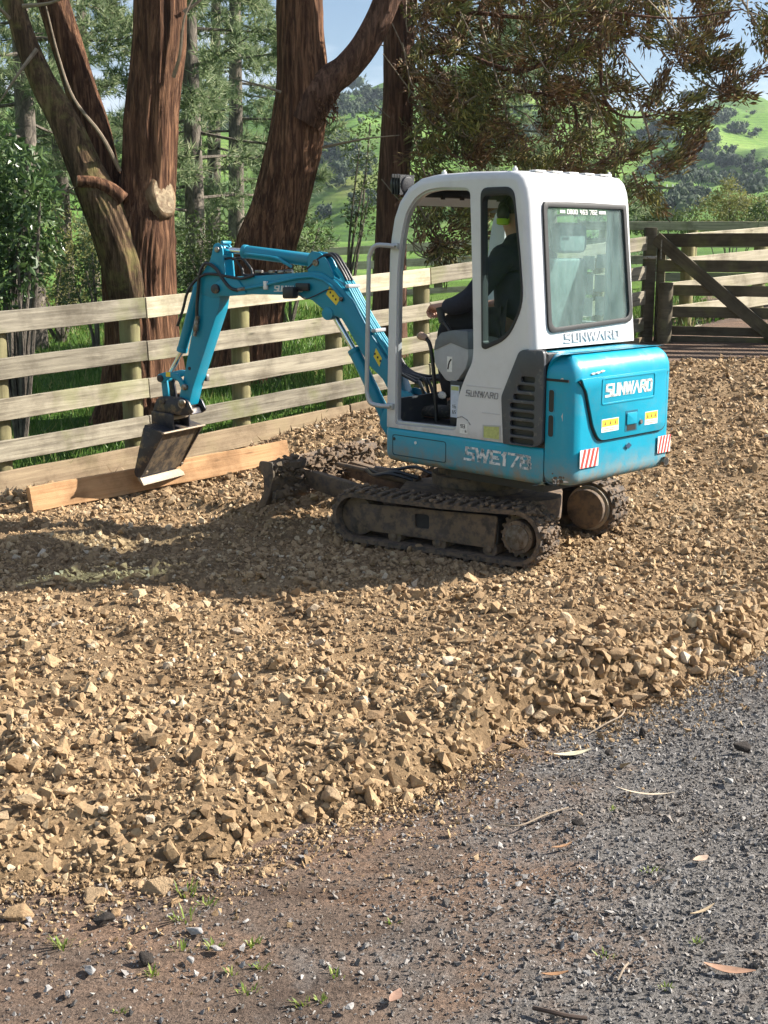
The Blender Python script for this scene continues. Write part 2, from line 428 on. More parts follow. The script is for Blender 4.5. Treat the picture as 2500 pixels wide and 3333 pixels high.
def stone_material(name, stops, speck=.9):
    m, nt, N, L, b = nodes_of(name)
    c = ramp(nt, rand_island(nt), stops); v = mapped(nt)
    n = noise_tex(nt, v, 75, 8, .7)
    c = mix(nt, speck, c, ramp(nt, n, [(.32, (.66, .62, .58)), (.52, (1, 1, 1)), (.72, (1.16, 1.15, 1.12))]), 'MULTIPLY')
    d = noise_tex(nt, v, 1.1, 6, .6)
    c = mix(nt, ramp(nt, d, [(.48, (0, 0, 0)), (.70, (.7, .7, .7))]), c, (.20, .135, .078))
    L.new(c, b.inputs['Base Color']); b.inputs['Roughness'].default_value = .9; b.inputs['Specular IOR Level'].default_value = .25
    bump(nt, b, n, .7, .010); return m
TAN = stone_material('tan_rock', [(0, (.19, .125, .070)), (.18, (.30, .205, .115)), (.5, (.372, .256, .143)), (.82, (.432, .305, .175)), (.96, (.50, .39, .25)), (1, (.54, .46, .36))])
GREY = stone_material('grey_chip', [(0, (.09, .084, .079)), (.3, (.165, .155, .146)), (.7, (.25, .237, .226)), (.92, (.33, .315, .30)), (1, (.42, .40, .37))], .6)
HULLS = [hull_variant(n, f, s) for n, f, s in [(10, .66, 1), (11, .72, 2), (9, .6, 3), (12, .75, 4), (10, .8, 5), (11, .58, 6), (13, .68, 7), (10, .72, 8), (10, .64, 9), (11, .85, 10)]]
CHIPS = [hull_variant(n, f, s) for n, f, s in [(6, .6, 21), (6, .7, 22), (7, .55, 23), (6, .8, 24), (7, .65, 25)]]
def merge_vf(parts):
    b = 0; Vs = []; Fs = []
    for V, F in parts: Vs.append(V); Fs.append(F + b); b += len(V)
    return np.vstack(Vs), np.vstack(Fs)
def in_view(x, y, m=.62): return np.abs(x) < .335 * y + m
def build_stones():
    n = 540000
    x = rng.uniform(-5.2, 6.2, n); y = rng.uniform(2.9, 14.4, n)
    k = in_view(x, y) & (bed_mask(x, y) > rng.uniform(.01, .22, n)); x, y = x[k], y[k]
    k = rng.uniform(size=len(x)) < np.clip(1.45 - .10 * y, .28, .98); x, y = x[k], y[k]
    big = fbm(x * .9 + 4, y * .9, 41, 3)
    e = bed_s(x, y)
    s = rng.lognormal(np.log(.0073), .62, len(x)) * (.72 + .6 * big) * (1 + (.2 + .45 * sstep(.3, .8, x)) * np.exp(-((e - .22) / .28) ** 2)) * np.interp(y, [3, 6, 9, 13], [.95, 1.05, 1.25, 1.5])
    s = np.clip(s, .0035, .040)
    z = bed_z(x, y) + s * rng.uniform(-.25, .42, len(x))
    P_ = np.stack([x, y, z], -1); lim = np.interp(y, [3, 8, 13], [.0085, .012, .016]); kb = s > lim
    V, F = merge_vf([scatter(HULLS, P_[kb], s[kb]), scatter(CHIPS, P_[~kb], s[~kb])])
    o = link_mesh('crushed_rock', np_mesh('crushed_rock', V, F, TAN)); tag(o, 'loose tan crushed rock spread over the yard', 'gravel', kind='stuff')
    # sparse small tan grit around the front edge
    n = 9000; x = rng.uniform(-1.6, 3, n); e = rng.exponential(.13, n) - .12; y = np.interp(x, EX, EY) - e
    s = np.clip(rng.lognormal(np.log(.006), .45, n), .003, .02)
    z = ground_z(x, y) + s * .2
    k = in_view(x, y)
    V1, F1 = scatter(CHIPS, np.stack([x, y, z], -1)[k], s[k])
    # grey road metal chips
    n = 330000; x = rng.uniform(-1.6, 3.6, n); y = rng.uniform(2.45, 8.2, n)
    dens = np.clip(.24 + .76 * sstep(-.3, 1.1, x - .12 * (y - 3)) , .1, 1) * (.35 + 1.1 * fbm(x * 3.3, y * 3.3, 51, 4))
    k = in_view(x, y, .35) & (bed_s(x, y) < .10) & (rng.uniform(size=n) < dens * 1.05); x, y = x[k], y[k]
    s = np.clip(rng.lognormal(np.log(.0044), .45, len(x)), .002, .018)
    z = ground_z(x, y) + (fbm(x * 2.2, y * 2.2, 3, 4) - .5) * .035 - .012 + s * .35
    V2, F2 = scatter(CHIPS, np.stack([x, y, z], -1), s)
    o = link_mesh('grit', np_mesh('grit', V1, F1, TAN)); tag(o, 'fine tan grit scattered off the edge of the rock bed', 'grit', kind='stuff')
    o = link_mesh('road_metal', np_mesh('road_metal', V2, F2, GREY)); tag(o, 'fine grey road metal chips on the driveway', 'gravel', kind='stuff')
    print('stones', len(F), len(F1) + len(F2))
build_stones()

def rock_mesh(k):
    V, F = HULLS[k]; bm = bmesh.new(); vs = [bm.verts.new(v) for v in V]
    for f in F: bm.faces.new([vs[i] for i in f])
    bmesh.ops.dissolve_limit(bm, angle_limit=R(9), verts=bm.verts[:], edges=bm.edges[:])
    bmesh.ops.bevel(bm, geom=bm.edges[:], offset=.06, segments=1, affect='EDGES', clamp_overlap=True)
    bmesh.ops.triangulate(bm, faces=bm.faces[:]); bmesh.ops.subdivide_edges(bm, edges=bm.edges[:], cuts=1, use_grid_fill=True)
    for v in bm.verts: v.co += v.co.normalized() * (mnoise.noise(v.co * 3.1 + Vector((k, 0, 0))) * .07)
    me = bpy.data.meshes.new('rock'); bm.to_mesh(me); bm.free(); me.materials.append(ROCKM); return me
def rock_single_material():
    m, nt, N, L, b = nodes_of('tan_rock_large'); c = ramp(nt, obj_rand(nt), [(0, (.28, .182, .10)), (.5, (.38, .262, .15)), (1, (.47, .355, .23))])
    v = mapped(nt, rnd=True); n = noise_tex(nt, v, 2.6, 8, .68)
    c = mix(nt, .9, c, ramp(nt, n, [(.32, (.6, .55, .5)), (.5, (1, 1, 1)), (.72, (1.15, 1.14, 1.12))]), 'MULTIPLY')
    L.new(c, b.inputs['Base Color']); b.inputs['Roughness'].default_value = .9; b.inputs['Specular IOR Level'].default_value = .25
    bump(nt, b, noise_tex(nt, v, 7, 8, .7), .5, .2); return m
ROCKM = rock_single_material()
ROCKS = [rock_mesh(k) for k in range(10)]
def place_rock(p, s, label, group):
    o = link_mesh('rock', ROCKS[random.randrange(10)], None, p, (random.uniform(-.5, .5), random.uniform(-.5, .5), random.uniform(0, 6.28)), (s * random.uniform(.85, 1.2), s * random.uniform(.8, 1.1), s * random.uniform(.7, 1)))
    tag(o, label, 'rock', group)
def build_rocks():
    L1 = 'larger tan rock tumbled along the front edge of the rock bed'; G1 = 'larger rocks along the front edge of the bed'
    pts = [(50, 2910, .045), (140, 2870, .028), (310, 2845, .042), (368, 2890, .03), (507, 2830, .055), (560, 2862, .03), (590, 2800, .032), (445, 2810, .03), (700, 2770, .03), (870, 2760, .03), (905, 2752, .032), (945, 2745, .04), (1080, 2570, .038), (1125, 2575, .03), (500, 2490, .04), (330, 2500, .03), (50, 2510, .045), (95, 2630, .04), (20, 2680, .05), (190, 2450, .025), (300, 2420, .025), (205, 2590, .03), (340, 2600, .028)]
    for px, py, s in pts:
        p = onz(px, py, .07); p.z = float(bed_z(np.array([p.x]), np.array([p.y]))[0]) + s * .75; place_rock(p, s * 1.1, L1, G1)
    L2 = 'tan rock in the heaped windrow below the excavator at the edge of the grey driveway'; G2 = 'rocks heaped beside the grey driveway'
    for i in range(85):
        t = random.random(); x = .55 + 1.35 * t + random.uniform(-.1, .1); e = abs(random.gauss(.0, .16)); y = float(np.interp(x, EX, EY)) + .02 + e
        s = random.uniform(.026, .048); z = float(bed_z(np.array([x]), np.array([y]))[0]) + s * random.uniform(.5, 1.0)
        place_rock((x, y, z), s, L2, G2)
    L3 = 'stray tan rock lying loose on the grey driveway beside the bed'; G3 = 'stray rocks on the driveway'
    for px, py, s in [(1640, 2440, .034), (1695, 2430, .028), (2060, 2330, .02), (2180, 2290, .02), (2440, 2190, .034), (2300, 2230, .016), (1590, 2490, .02)]:
        p = onz(px, py); p.z = gz(p.x, p.y) + s * .3; place_rock(p, s, L3, G3)
    L4 = 'larger tan rock standing proud in the middle of the rock bed'; G4 = 'larger rocks out in the bed'
    for i in range(60):
        y = random.uniform(4.2, 9); x = random.uniform(-.3, .3) * y
        if bed_s(x, y) < .5 or (abs(x - .6) < 1.3 and abs(y - 7.8) < 1.1): continue
        s = random.uniform(.018, .034); z = float(bed_z(np.array([x]), np.array([y]))[0]) + s * .7
        place_rock((x, y, z), s, L4, G4)
build_rocks()
# ================================================================== excavator materials
def paint_material(name, c, chip, dirt, zlo, zhi, rough=.32, chip_amt=.70):
    m, nt, N, L, b = nodes_of(name)
    v = mapped(nt)
    base = ramp(nt, noise_tex(nt, v, 3, 4), [(.3, tuple(x * .92 for x in c)), (.7, tuple(min(1, x * 1.06) for x in c))])
    vs = mapped(nt, (14, 14, 3.5)); ch = noise_tex(nt, vs, 1.0, 9, .72)
    cm = ramp(nt, ch, [(chip_amt, (0, 0, 0)), (chip_amt + .015, (1, 1, 1))])
    base = mix(nt, cm, base, chip)
    sc = noise_tex(nt, mapped(nt, (3, 3, 60)), 1.0, 8, .7)
    base = mix(nt, ramp(nt, sc, [(.60, (0, 0, 0)), (.78, (.35, .35, .35))]), base, tuple(min(1, x * 1.25 + .05) for x in c))
    sx = N.new('ShaderNodeSeparateXYZ'); tc = N.new('ShaderNodeTexCoord'); L.new(tc.outputs['Object'], sx.inputs[0])
    mr = N.new('ShaderNodeMapRange'); mr.inputs['From Min'].default_value = zhi; mr.inputs['From Max'].default_value = zlo; L.new(sx.outputs['Z'], mr.inputs['Value'])
    dn = noise_tex(nt, v, 11, 8, .7); mm = N.new('ShaderNodeMath'); mm.operation = 'MULTIPLY'; L.new(mr.outputs[0], mm.inputs[0])
    mr2 = N.new('ShaderNodeMapRange'); mr2.inputs['From Min'].default_value = .3; mr2.inputs['From Max'].default_value = .62; L.new(dn, mr2.inputs['Value']); L.new(mr2.outputs[0], mm.inputs[1])
    ad = N.new('ShaderNodeMath'); ad.operation = 'ADD'; ad.use_clamp = True; L.new(mm.outputs[0], ad.inputs[0])
    fd = ramp(nt, noise_tex(nt, v, 5, 9, .75), [(.52, (0, 0, 0)), (.8, (.32, .32, .32))]); L.new(fd, ad.inputs[1])
    base = mix(nt, ad.outputs[0], base, dirt)
    L.new(base, b.inputs['Base Color'])
    rr = ramp(nt, ad.outputs[0], [(0, (rough,) * 3), (.6, (.8, .8, .8))]); L.new(rr, b.inputs['Roughness'])
    bump(nt, b, ch, .05, .004)
    return m
BLUE = paint_material('blue_paint', (.003, .290, .435), (.62, .60, .56), (.26, .205, .14), .575, .735, .30, .70)
BLUEB = paint_material('blue_boom_paint', (.004, .225, .345), (.25, .3, .3), (.16, .17, .16), .3, .35, .36, .73)
WHITE = paint_material('silver_white_paint', (.60, .60, .615), (.30, .28, .25), (.35, .32, .27), .74, .84, .33, .74)
def metal(name, c, r, dirt=None, amt=.55): return simple(name, c, r, .9, .15, 14, .1, 80, dirt=dirt, dirt_amt=amt)
BLACKP = simple('black_plastic', (.018, .018, .020), .45, 0, .2, 20, .08, 150)
GREYP = simple('dark_grey_plastic', (.055, .060, .070), .5, 0, .12, 10, .05, 200, dirt=(.16, .15, .13), dirt_amt=.62)
RUBBER = simple('black_rubber', (.016, .016, .017), .6, 0, .2, 20)
HOSE = simple('hose_rubber', (.020, .020, .022), .32, 0, .2, 20)
CHROME = simple('chrome_rod', (.75, .76, .78), .12, 1.0, .03)
STEEL = metal('worn_steel', (.33, .32, .31), .45, (.14, .10, .07), .5)
DARKST = simple('dark_bucket_steel', (.045, .045, .055), .42, .55, .3, 9, .25, 40, dirt=(.19, .145, .095), dirt_amt=.58)
LIP = simple('bare_steel_lip', (.25, .215, .175), .6, .3, .15, 20, .1, 60, dirt=(.30, .23, .15), dirt_amt=.5)
MUD = simple('muddy_steel', (.085, .066, .054), .85, .1, .35, 10, .7, 45, dirt=(.175, .122, .078), dirt_amt=.47)
MUDR = simple('muddy_rubber', (.055, .045, .038), .88, 0, .35, 16, .8, 60, dirt=(.155, .108, .07), dirt_amt=.47)
CLOD = simple('mud_clod', (.165, .115, .075), .95, 0, .3, 18, .9, 50)
CYANP = simple('cyan_pipe', (.01, .33, .45), .3, 0, .1)
SILV = simple('grey_tube', (.42, .43, .45), .35, .3, .1)
SEATF = simple('grey_seat_vinyl', (.21, .225, .235), .65, 0, .12, 30, .2, 200)
PODL = simple('light_grey_plastic', (.36, .37, .39), .5, 0, .08, 20, .05, 200)
PODD = simple('mid_grey_plastic', (.13, .145, .16), .5, 0, .1, 20, .05, 200)
STW = simple('white_decal', (.72, .72, .70), .5, 0, .06, 60, dirt=(.45, .43, .40), dirt_amt=.6)
STWW = simple('worn_white_decal', (.66, .67, .68), .5, 0, .1, 30, dirt=(.02, .17, .25), dirt_amt=.53)
STG = simple('worn_grey_decal', (.17, .17, .18), .6, 0, .2, 60, dirt=(.55, .55, .56), dirt_amt=.55)
STY = simple('yellow_decal', (.78, .60, .05), .5, 0, .08, 30)
STYG = simple('olive_decal', (.42, .46, .16), .5, 0, .2, 60)
STR = simple('red_decal', (.55, .05, .04), .5, 0, .1, 30)
STK = simple('black_decal', (.02, .02, .02), .5)
EMB = simple('embossed_silver', (.50, .50, .52), .35, 0, .05)
def glass_material(name, tint, dust, dusty):
    m = bpy.data.materials.new(name); m.use_nodes = True; nt = m.node_tree; N = nt.nodes; L = nt.links
    for n in list(N): N.remove(n)
    out = N.new('ShaderNodeOutputMaterial'); tr = N.new('ShaderNodeBsdfTransparent'); tr.inputs[0].default_value = (*tint, 1)
    gl = N.new('ShaderNodeBsdfGlossy'); gl.inputs['Roughness'].default_value = .03; df = N.new('ShaderNodeBsdfDiffuse'); df.inputs[0].default_value = (*dust, 1)
    lw = N.new('ShaderNodeLayerWeight'); lw.inputs[0].default_value = .5; pw = N.new('ShaderNodeMath'); pw.operation = 'POWER'; pw.inputs[1].default_value = 4; L.new(lw.outputs['Facing'], pw.inputs[0]); fr = N.new('ShaderNodeMath'); fr.operation = 'MULTIPLY_ADD'; fr.inputs[1].default_value = .30; fr.inputs[2].default_value = .006; L.new(pw.outputs[0], fr.inputs[0])
    m1 = N.new('ShaderNodeMixShader'); m2 = N.new('ShaderNodeMixShader')
    v = mapped(nt, (5, 5, 1.6)); f = ramp(nt, noise_tex(nt, v, 2.2, 9, .75), [(.35, (dusty * .35,) * 3), (.7, (dusty,) * 3)])
    L.new(f, m1.inputs[0]); L.new(tr.outputs[0], m1.inputs[1]); L.new(df.outputs[0], m1.inputs[2])
    L.new(fr.outputs[0], m2.inputs[0]); L.new(m1.outputs[0], m2.inputs[1]); L.new(gl.outputs[0], m2.inputs[2])
    L.new(m2.outputs[0], out.inputs[0]); return m
GLASS = glass_material('tinted_dusty_glass', (.80, .92, .90), (.56, .68, .66), .17)
GLASS2 = glass_material('clear_glass', (.88, .92, .92), (.5, .5, .5), .004)

# ------------------------------------------------------------------ stroke lettering
GLY = {
 'S': [[(1, 1), (.1, 1), (.1, .53), (.9, .47), (.9, 0), (0, 0)]], 'U': [[(.1, 1), (.1, 0), (.9, 0), (.9, 1)]],
 'N': [[(.08, 0), (.08, 1)], [(.08, 1), (.92, 0)], [(.92, 0), (.92, 1)]], 'W': [[(0, 1), (.25, 0)], [(.25, 0), (.5, .9)], [(.5, .9), (.75, 0)], [(.75, 0), (1, 1)]],
 'A': [[(0, 0), (.5, 1)], [(.5, 1), (1, 0)]], 'R': [[(.1, 0), (.1, 1), (.9, 1), (.9, .5), (.25, .5)], [(.5, .5), (.95, 0)]], 'D': [[(.1, 0), (.1, 1), (.75, 1), (.92, .8), (.92, .2), (.75, 0), (.1, 0)]],
 'E': [[(.95, 1), (.1, 1), (.1, 0), (.95, 0)], [(.1, .5), (.85, .5)]], '1': [[(.2, .8), (.55, 1), (.55, 0)]], '7': [[(0, 1), (1, 1), (.4, 0)]],
 'B': [[(.08, 0), (.08, 1), (.66, 1), (.84, .86), (.84, .66), (.66, .53), (.08, .53)], [(.66, .53), (.95, .38), (.95, .15), (.74, 0), (.08, 0)]],
 '0': [[(.1, 0), (.1, 1), (.9, 1), (.9, 0), (.1, 0)]], '2': [[(.1, 1), (.9, 1), (.9, .5), (.1, .5), (.1, 0), (.9, 0)]], '4': [[(.15, 1), (.15, .45), (.95, .45)], [(.75, 1), (.75, 0)]],
 '5': [[(.9, 1), (.1, 1), (.1, .5), (.9, .5), (.9, 0), (.1, 0)]], '3': [[(.1, 1), (.9, 1), (.9, 0), (.1, 0)], [(.3, .5), (.9, .5)]], '8': [[(.1, 0), (.1, 1), (.9, 1), (.9, 0), (.1, 0)], [(.1, .5), (.9, .5)]],
 '6': [[(.9, 1), (.1, 1), (.1, 0), (.9, 0), (.9, .5), (.1, .5)]], '9': [[(.9, .5), (.1, .5), (.1, 1), (.9, 1), (.9, 0), (.1, 0)]], '-': [[(.1, .5), (.9, .5)]], ' ': []}
def lettering(mb, text, fn, a0, a1, b0, b1, th, t0, t1, gap=.25, slant=0.0, wide=None):
    """fn(a,b,t)->3d; text runs from a0 to a1, baseline b0, cap height b1"""
    ws = [{'1': .55, 'W': 1.3, 'A': 1.05, ' ': .6}.get(c, 1.0) for c in text]
    tot = sum(ws) + gap * (len(text) - 1); k = (a1 - a0) / tot; x = 0; H = b1 - b0; sg = 1 if k > 0 else -1
    for c, w in zip(text, ws):
        for line in GLY[c]:
            for (p, q) in zip(line[:-1], line[1:]):
                pa = Vector((a0 + (x + p[0] * w) * k + sg * slant * p[1] * H, b0 + p[1] * H)); qa = Vector((a0 + (x + q[0] * w) * k + sg * slant * q[1] * H, b0 + q[1] * H))
                d = (qa - pa).normalized(); n = Vector((-d.y, d.x)) * th / 2; pa = pa - d * th * .48; qa = qa + d * th * .48
                lo, hi = b0 - th * .15, b1 + th * .15
                poly = [pa + n, pa - n, qa - n, qa + n]; poly = [(p_.x, min(max(p_.y, lo), hi)) for p_ in poly]
                mb.prism(poly, fn, t0, t1)
        x += w + gap
def plate_holes(mb, outer, holes, fn, t0, t1):
    """flat plate with holes between t0 and t1"""
    bm = bmesh.new(); loops = []
    for lp in [outer] + holes:
        vs = [bm.verts.new((a, b, 0)) for a, b in lp]; loops.append(vs)
        for i in range(len(vs)): bm.edges.new((vs[i], vs[(i + 1) % len(vs)]))
    bmesh.ops.triangle_fill(bm, use_beauty=True, use_dissolve=False, edges=bm.edges[:], normal=(0, 0, 1))
    bm.verts.index_update(); V = [v.co.copy() for v in bm.verts]; n = len(V)
    vs = [fn(v.x, v.y, t0) for v in V] + [fn(v.x, v.y, t1) for v in V]; fs = []
    for f in bm.faces:
        ii = [v.index for v in f.verts]; fs.append(tuple(ii)); fs.append(tuple(n + i for i in ii[::-1]))
    for lp in loops:
        ii = [v.index for v in lp]
        for i in range(len(ii)): a, b_ = ii[i], ii[(i + 1) % len(ii)]; fs.append((a, b_, n + b_, n + a))
    bm.free(); mb.add(vs, fs)
def rrect(a0, a1, b0, b1, r, n=4): return round_poly([(a0, b0), (a1, b0), (a1, b1), (a0, b1)], r, n)

# ------------------------------------------------------------------ excavator
EXC = empty('mini_excavator', (.610, 7.708, 0), R(135.2))
tag(EXC, 'small blue and white tracked excavator working on the tan rock bed', 'excavator')
def side_l(a, b, t): return (a, .5 + t, b)                       # left flank, a=u b=w
VR = -.475                                                         # right flank
def rear_f(a, b, t): return (-1.052 - t, a, b)                     # rear of the counterweight, a=v b=w
PROF = [(.365, .768), (.356, 1.15), (.347, 1.554), (.339, 1.794), (.325, 1.90), (.300, 2.010), (.255, 2.105), (.181, 2.185), (.085, 2.230), (-.042, 2.248), (-.30, 2.252), (-.585, 2.246), (-.640, 2.236), (-.676, 2.205), (-.699, 2.150), (-.712, 2.080), (-.789, 1.300)]
def prof_normals(P):
    out = []
    for i in range(len(P)):
        d = Vector(P[min(i + 1, len(P) - 1)]) - Vector(P[max(i - 1, 0)]); d.normalize(); out.append(Vector((d.y, -d.x)))
    return out
def build_cab():
    P = [Vector(p) for p in PROF]; Nn = prof_normals(P); r = .045
    ins = [p - n * r for p, n in zip(P, Nn)]; ins[0].y = .768; ins[-1].y = 1.300
    mb = MB()
    door = round_poly([(.269, .790), (.262, 1.316), (.254, 1.723), (.222, 1.911), (.186, 2.039), (.116, 2.120), (.036, 2.160), (-.074, 2.174), (-.308, 2.165), (-.334, 1.685), (-.350, 1.280), (-.344, 1.205), (-.277, 1.088), (-.239, .991), (-.227, .800)], [.02, 0, .1, .05, .05, .05, .05, .05, .04, 0, .03, .05, .05, .06, .03], 4)
    win = round_poly([(-.390, 2.150), (-.618, 2.150), (-.672, 1.799), (-.702, 1.540), (-.600, 1.355), (-.440, 1.290), (-.415, 1.30)], [.05, .06, .05, .10, .08, .03, .03], 5)
    outer = [tuple(p) for p in ins] + [(-.700, 1.294), (-.572, 1.031), (-.592, .768)]
    plate_holes(mb, outer, [door, win], side_l, 0, -.05)
    rwin = rrect(.20, -.62, 1.40, 2.10, .08)
    outer_r = [tuple(p) for p in ins] + [(-.60, 1.29), (-.59, .768)]
    plate_holes(mb, outer_r, [rwin], lambda a, b, t: (a, VR + t, b), 0, .05)
    for vs, sg in ((.5, 1), (VR, -1)):
        rows = []
        for j in range(6):
            t = R(90) * j / 5; v = vs - sg * (r - r * math.cos(t)); k = r - r * math.sin(t)
            rows.append([(p.x - n.x * k, v, p.y - n.y * k) for p, n in zip(P, Nn)])
        rows.append([(p.x - n.x * r, vs - sg * r, p.y - n.y * r) for p, n in zip(P, Nn)])
        mb.grid(rows)
    # roof with a slight crown, outer and inner skin
    i0, i1 = 6, 15
    vv = np.linspace(.5 - r, VR + r, 9)
    def roof_row(i, off): return [(P[i].x - Nn[i].x * off, v, P[i].y - Nn[i].y * off + (.006 * (1 - ((v - .0125) / .45) ** 2) if off == 0 else 0)) for v in vv]
    top = [roof_row(i, 0) for i in range(i0, i1 + 1)]; inn = [roof_row(i, .04) for i in range(i0, i1 + 1)]
    mb.grid(top); mb.grid(inn)
    mb.grid([top[0], inn[0]])
    cab = mb.build('cab_frame', WHITE, EXC, smooth=40)
    # rear wall (leaning) with the window opening
    pa, pb = P[15], P[16]; nrm = Nn[16]
    def rw(a, b, t):
        k = (b - pb.y) / (pa.y - pb.y); return (pb.x + (pa.x - pb.x) * k + nrm.x * t, a, b + nrm.y * t)
    wo = round_poly([(.362, 2.085), (-.392, 2.105), (-.415, 1.425), (.372, 1.392)], .055, 6)
    w = MB(); plate_holes(w, [(.455, 1.300), (.455, 2.080), (VR + .045, 2.080), (VR + .045, 1.300)], [wo_clip for wo_clip in [[(a, min(b, 2.07)) for a, b in wo]]], rw, 0, -.04)
    w.build('rear_wall', WHITE, EXC, smooth=40)
    # seal ring and glass
    def scale_poly(poly, k):
        cx = sum(p[0] for p in poly) / len(poly); cy = sum(p[1] for p in poly) / len(poly)
        return [(cx + (a - cx) * k, cy + (b - cy) * k) for a, b in poly]
    wo2 = [(a, min(b, 2.07)) for a, b in wo]
    rg = MB(); plate_holes(rg, scale_poly(wo2, 1.035), [scale_poly(wo2, .955)], rw, .012, -.03)
    gp = MB(); gp.prism(scale_poly(wo2, .97), rw, .0, -.005); g = gp.build('rear_window', GLASS, EXC, smooth=0)
    rg.build('window_seal', RUBBER, g, bevel=.004)
    t = MB(); lettering(t, '0800 463 782', rw, .155, -.125, 2.022, 2.046, .006, .0015, .003, .3); t.build('phone_number', STW, g, smooth=0)
    t = MB()
    for (a0, a1) in ((.22, .175), (-.145, -.21)): t.prism([(a0, 2.026), (a1, 2.026), (a1, 2.042), (a0, 2.042)], rw, .0015, .003)
    t.build('window_text_block', STW, g, smooth=0)
    # embossed maker name under the window
    t = MB(); lettering(t, 'SUNWARD', rw, .235, -.285, 1.322, 1.372, .0145, -.002, .006, .3); t.build('embossed_name', EMB, EXC, bevel=.002)
    # side window seal + glass, right window glass
    rg = MB(); plate_holes(rg, scale_poly(win, 1.025), [scale_poly(win, .94)], side_l, .006, -.045); s = rg.build('side_window_seal', RUBBER, EXC, bevel=.003)
    gp = MB(); gp.prism(scale_poly(win, .96), side_l, -.02, -.025); gp.build('side_window', GLASS2, EXC, smooth=0)
    gp = MB(); gp.prism(scale_poly(rwin, 1.02), lambda a, b, t: (a, VR + .02 + t, b), 0, .005); rgw = gp.build('right_window', GLASS2, EXC, smooth=0)
    for (a0, a1, b0, b1) in ((-.50, -.585, 1.72, 1.80), (-.40, -.485, 1.71, 1.79), (-.49, -.585, 1.58, 1.68), (-.50, -.58, 1.44, 1.55), (-.40, -.48, 1.56, 1.68), (-.40, -.48, 1.43, 1.54)):
        q = MB(); q.prism([(a0, b0), (a1, b0), (a1, b1), (a0, b1)], lambda a, b, t: (a, VR + .027 + t, b), 0, .001); st = q.build('paper_notice', STW, rgw, smooth=0)
    # door jamb rubber and lower sill strip
    rg = MB(); plate_holes(rg, scale_poly(door, 1.006), [scale_poly(door, .975)], side_l, -.012, -.045); rg.build('door_seal', SILV, EXC, bevel=.003)
    # roof bolts / eyes
    for (u, v) in ((-.06, .44), (-.575, .44), (-.60, -.40), (-.06, -.40)):
        q = MB(); q.cyl((u, v, 2.235), (u, v, 2.262), .018, .014, 10); q.cyl((u, v, 2.262), (u, v, 2.272), .008, .006, 8); q.build('roof_bolt', STW, EXC)
    for k in range(5):
        q = MB(); q.box((-.62, .30 - k * .15, 2.249), (.05, .09, .010)); q.build('roof_clip', STW, EXC, bevel=.003)
    # interior
    q = MB(); q.box((-.02, .0, .775), (.70, .86, .03)); q.build('cab_floor', BLACKP, EXC)
    q = MB(); q.prism(round_poly([(.44, .76), (VR + .06, .76), (VR + .06, .955), (.44, .935)], .02), lambda a, b, t: (.315 + t, a, b), 0, .02); q.build('front_kick_panel', GREYP, EXC)
    q = MB(); q.box((-.60, 0, 1.02), (.30, .88, .52)); q.build('engine_bulkhead', BLACKP, EXC)
    q = MB(); q.box((-.30, .0125, 2.185), (.66, .84, .012)); q.build('headliner', simple('headliner_grey', (.23, .22, .21), .8), EXC)
    q = MB(); q.box((.10, .02, 2.150), (.03, .8, .05)); q.build('wiper_header', BLACKP, EXC, bevel=.006)
    for k in range(4):
        q = MB(); q.box((.075, .3 - k * .17, 2.125), (.02, .02, .02)); q.build('header_clip', BLACKP, EXC)
    # grab rail at the door
    q = MB(); q.tube(smooth_path([(.262, .515, 1.847), (.30, .55, 1.853), (.36, .575, 1.850), (.400, .58, 1.80), (.412, .58, 1.70), (.430, .58, 1.05), (.428, .58, .97), (.405, .575, .915), (.35, .55, .90), (.300, .515, .897)], 6), .0135, 12)
    h = q.build('grab_rail', SILV, EXC)
    for (u, w_) in ((.262, 1.847), (.30, .897)):
        q = MB(); q.box((u, .51, w_), (.055, .02, .035)); q.build('rail_bracket', SILV, h, bevel=.004)
        for d in (-.014, .014):
            q = MB(); q.cyl((u + d, .515, w_), (u + d, .526, w_), .006, n=8); q.build('bolt', STEEL, h)
    # work lamp on the front pillar
    lq = MB(); lq.cyl((.355, .30, 2.205), (.455, .30, 2.215), .052, .062, 16); lq.tube([(.26, .30, 2.10), (.38, .30, 2.18)], .02, 8); wl_ = lq.build('work_lamp', BLACKP, EXC, bevel=.01)
    for k in range(4):
        q = MB(); q.box((.368 + k * .022, .30, 2.207 + .002 * k), (.006, .122, .118)); q.build('cooling_fin', BLACKP, wl_)
    # decals on the white side panel
    q = MB(); lettering(q, 'SUNWARD', side_l, -.300, -.535, 1.010, 1.044, .0068, .001, .0025, .3, .1); q.build('side_name', STG, EXC, smooth=0)
    q = MB(); q.prism([(-.435, .782), (-.553, .782), (-.552, .857), (-.435, .850)], side_l, .001, .002); rl = q.build('rating_label', STYG, EXC, smooth=0); q = MB(); plate_holes(q, [(-.429, .777), (-.559, .777), (-.558, .863), (-.429, .856)], [[(-.437, .784), (-.551, .784), (-.550, .855), (-.437, .848)]], side_l, .0005, .003); q.build('label_frame', SILV, rl, smooth=0)
    q = MB(); q.prism([(-.255, .79), (-.315, .79), (-.315, .850), (-.255, .850)], side_l, .001, .002); n93 = q.build('number_label', STW, EXC, smooth=0)
    q = MB(); lettering(q, '93', side_l, -.262, -.295, .822, .843, .004, .002, .003, .3); lettering(q, '5', side_l, -.296, -.306, .798, .810, .003, .002, .003); q.build('label_digits', STK, n93, smooth=0)
    q = MB(); q.tube([side_l(-.235, .878, .001), side_l(-.27, .888, .001), side_l(-.31, .872, .001), side_l(-.335, .845, .001)], .003, 5); q.build('scratch', STG, EXC)
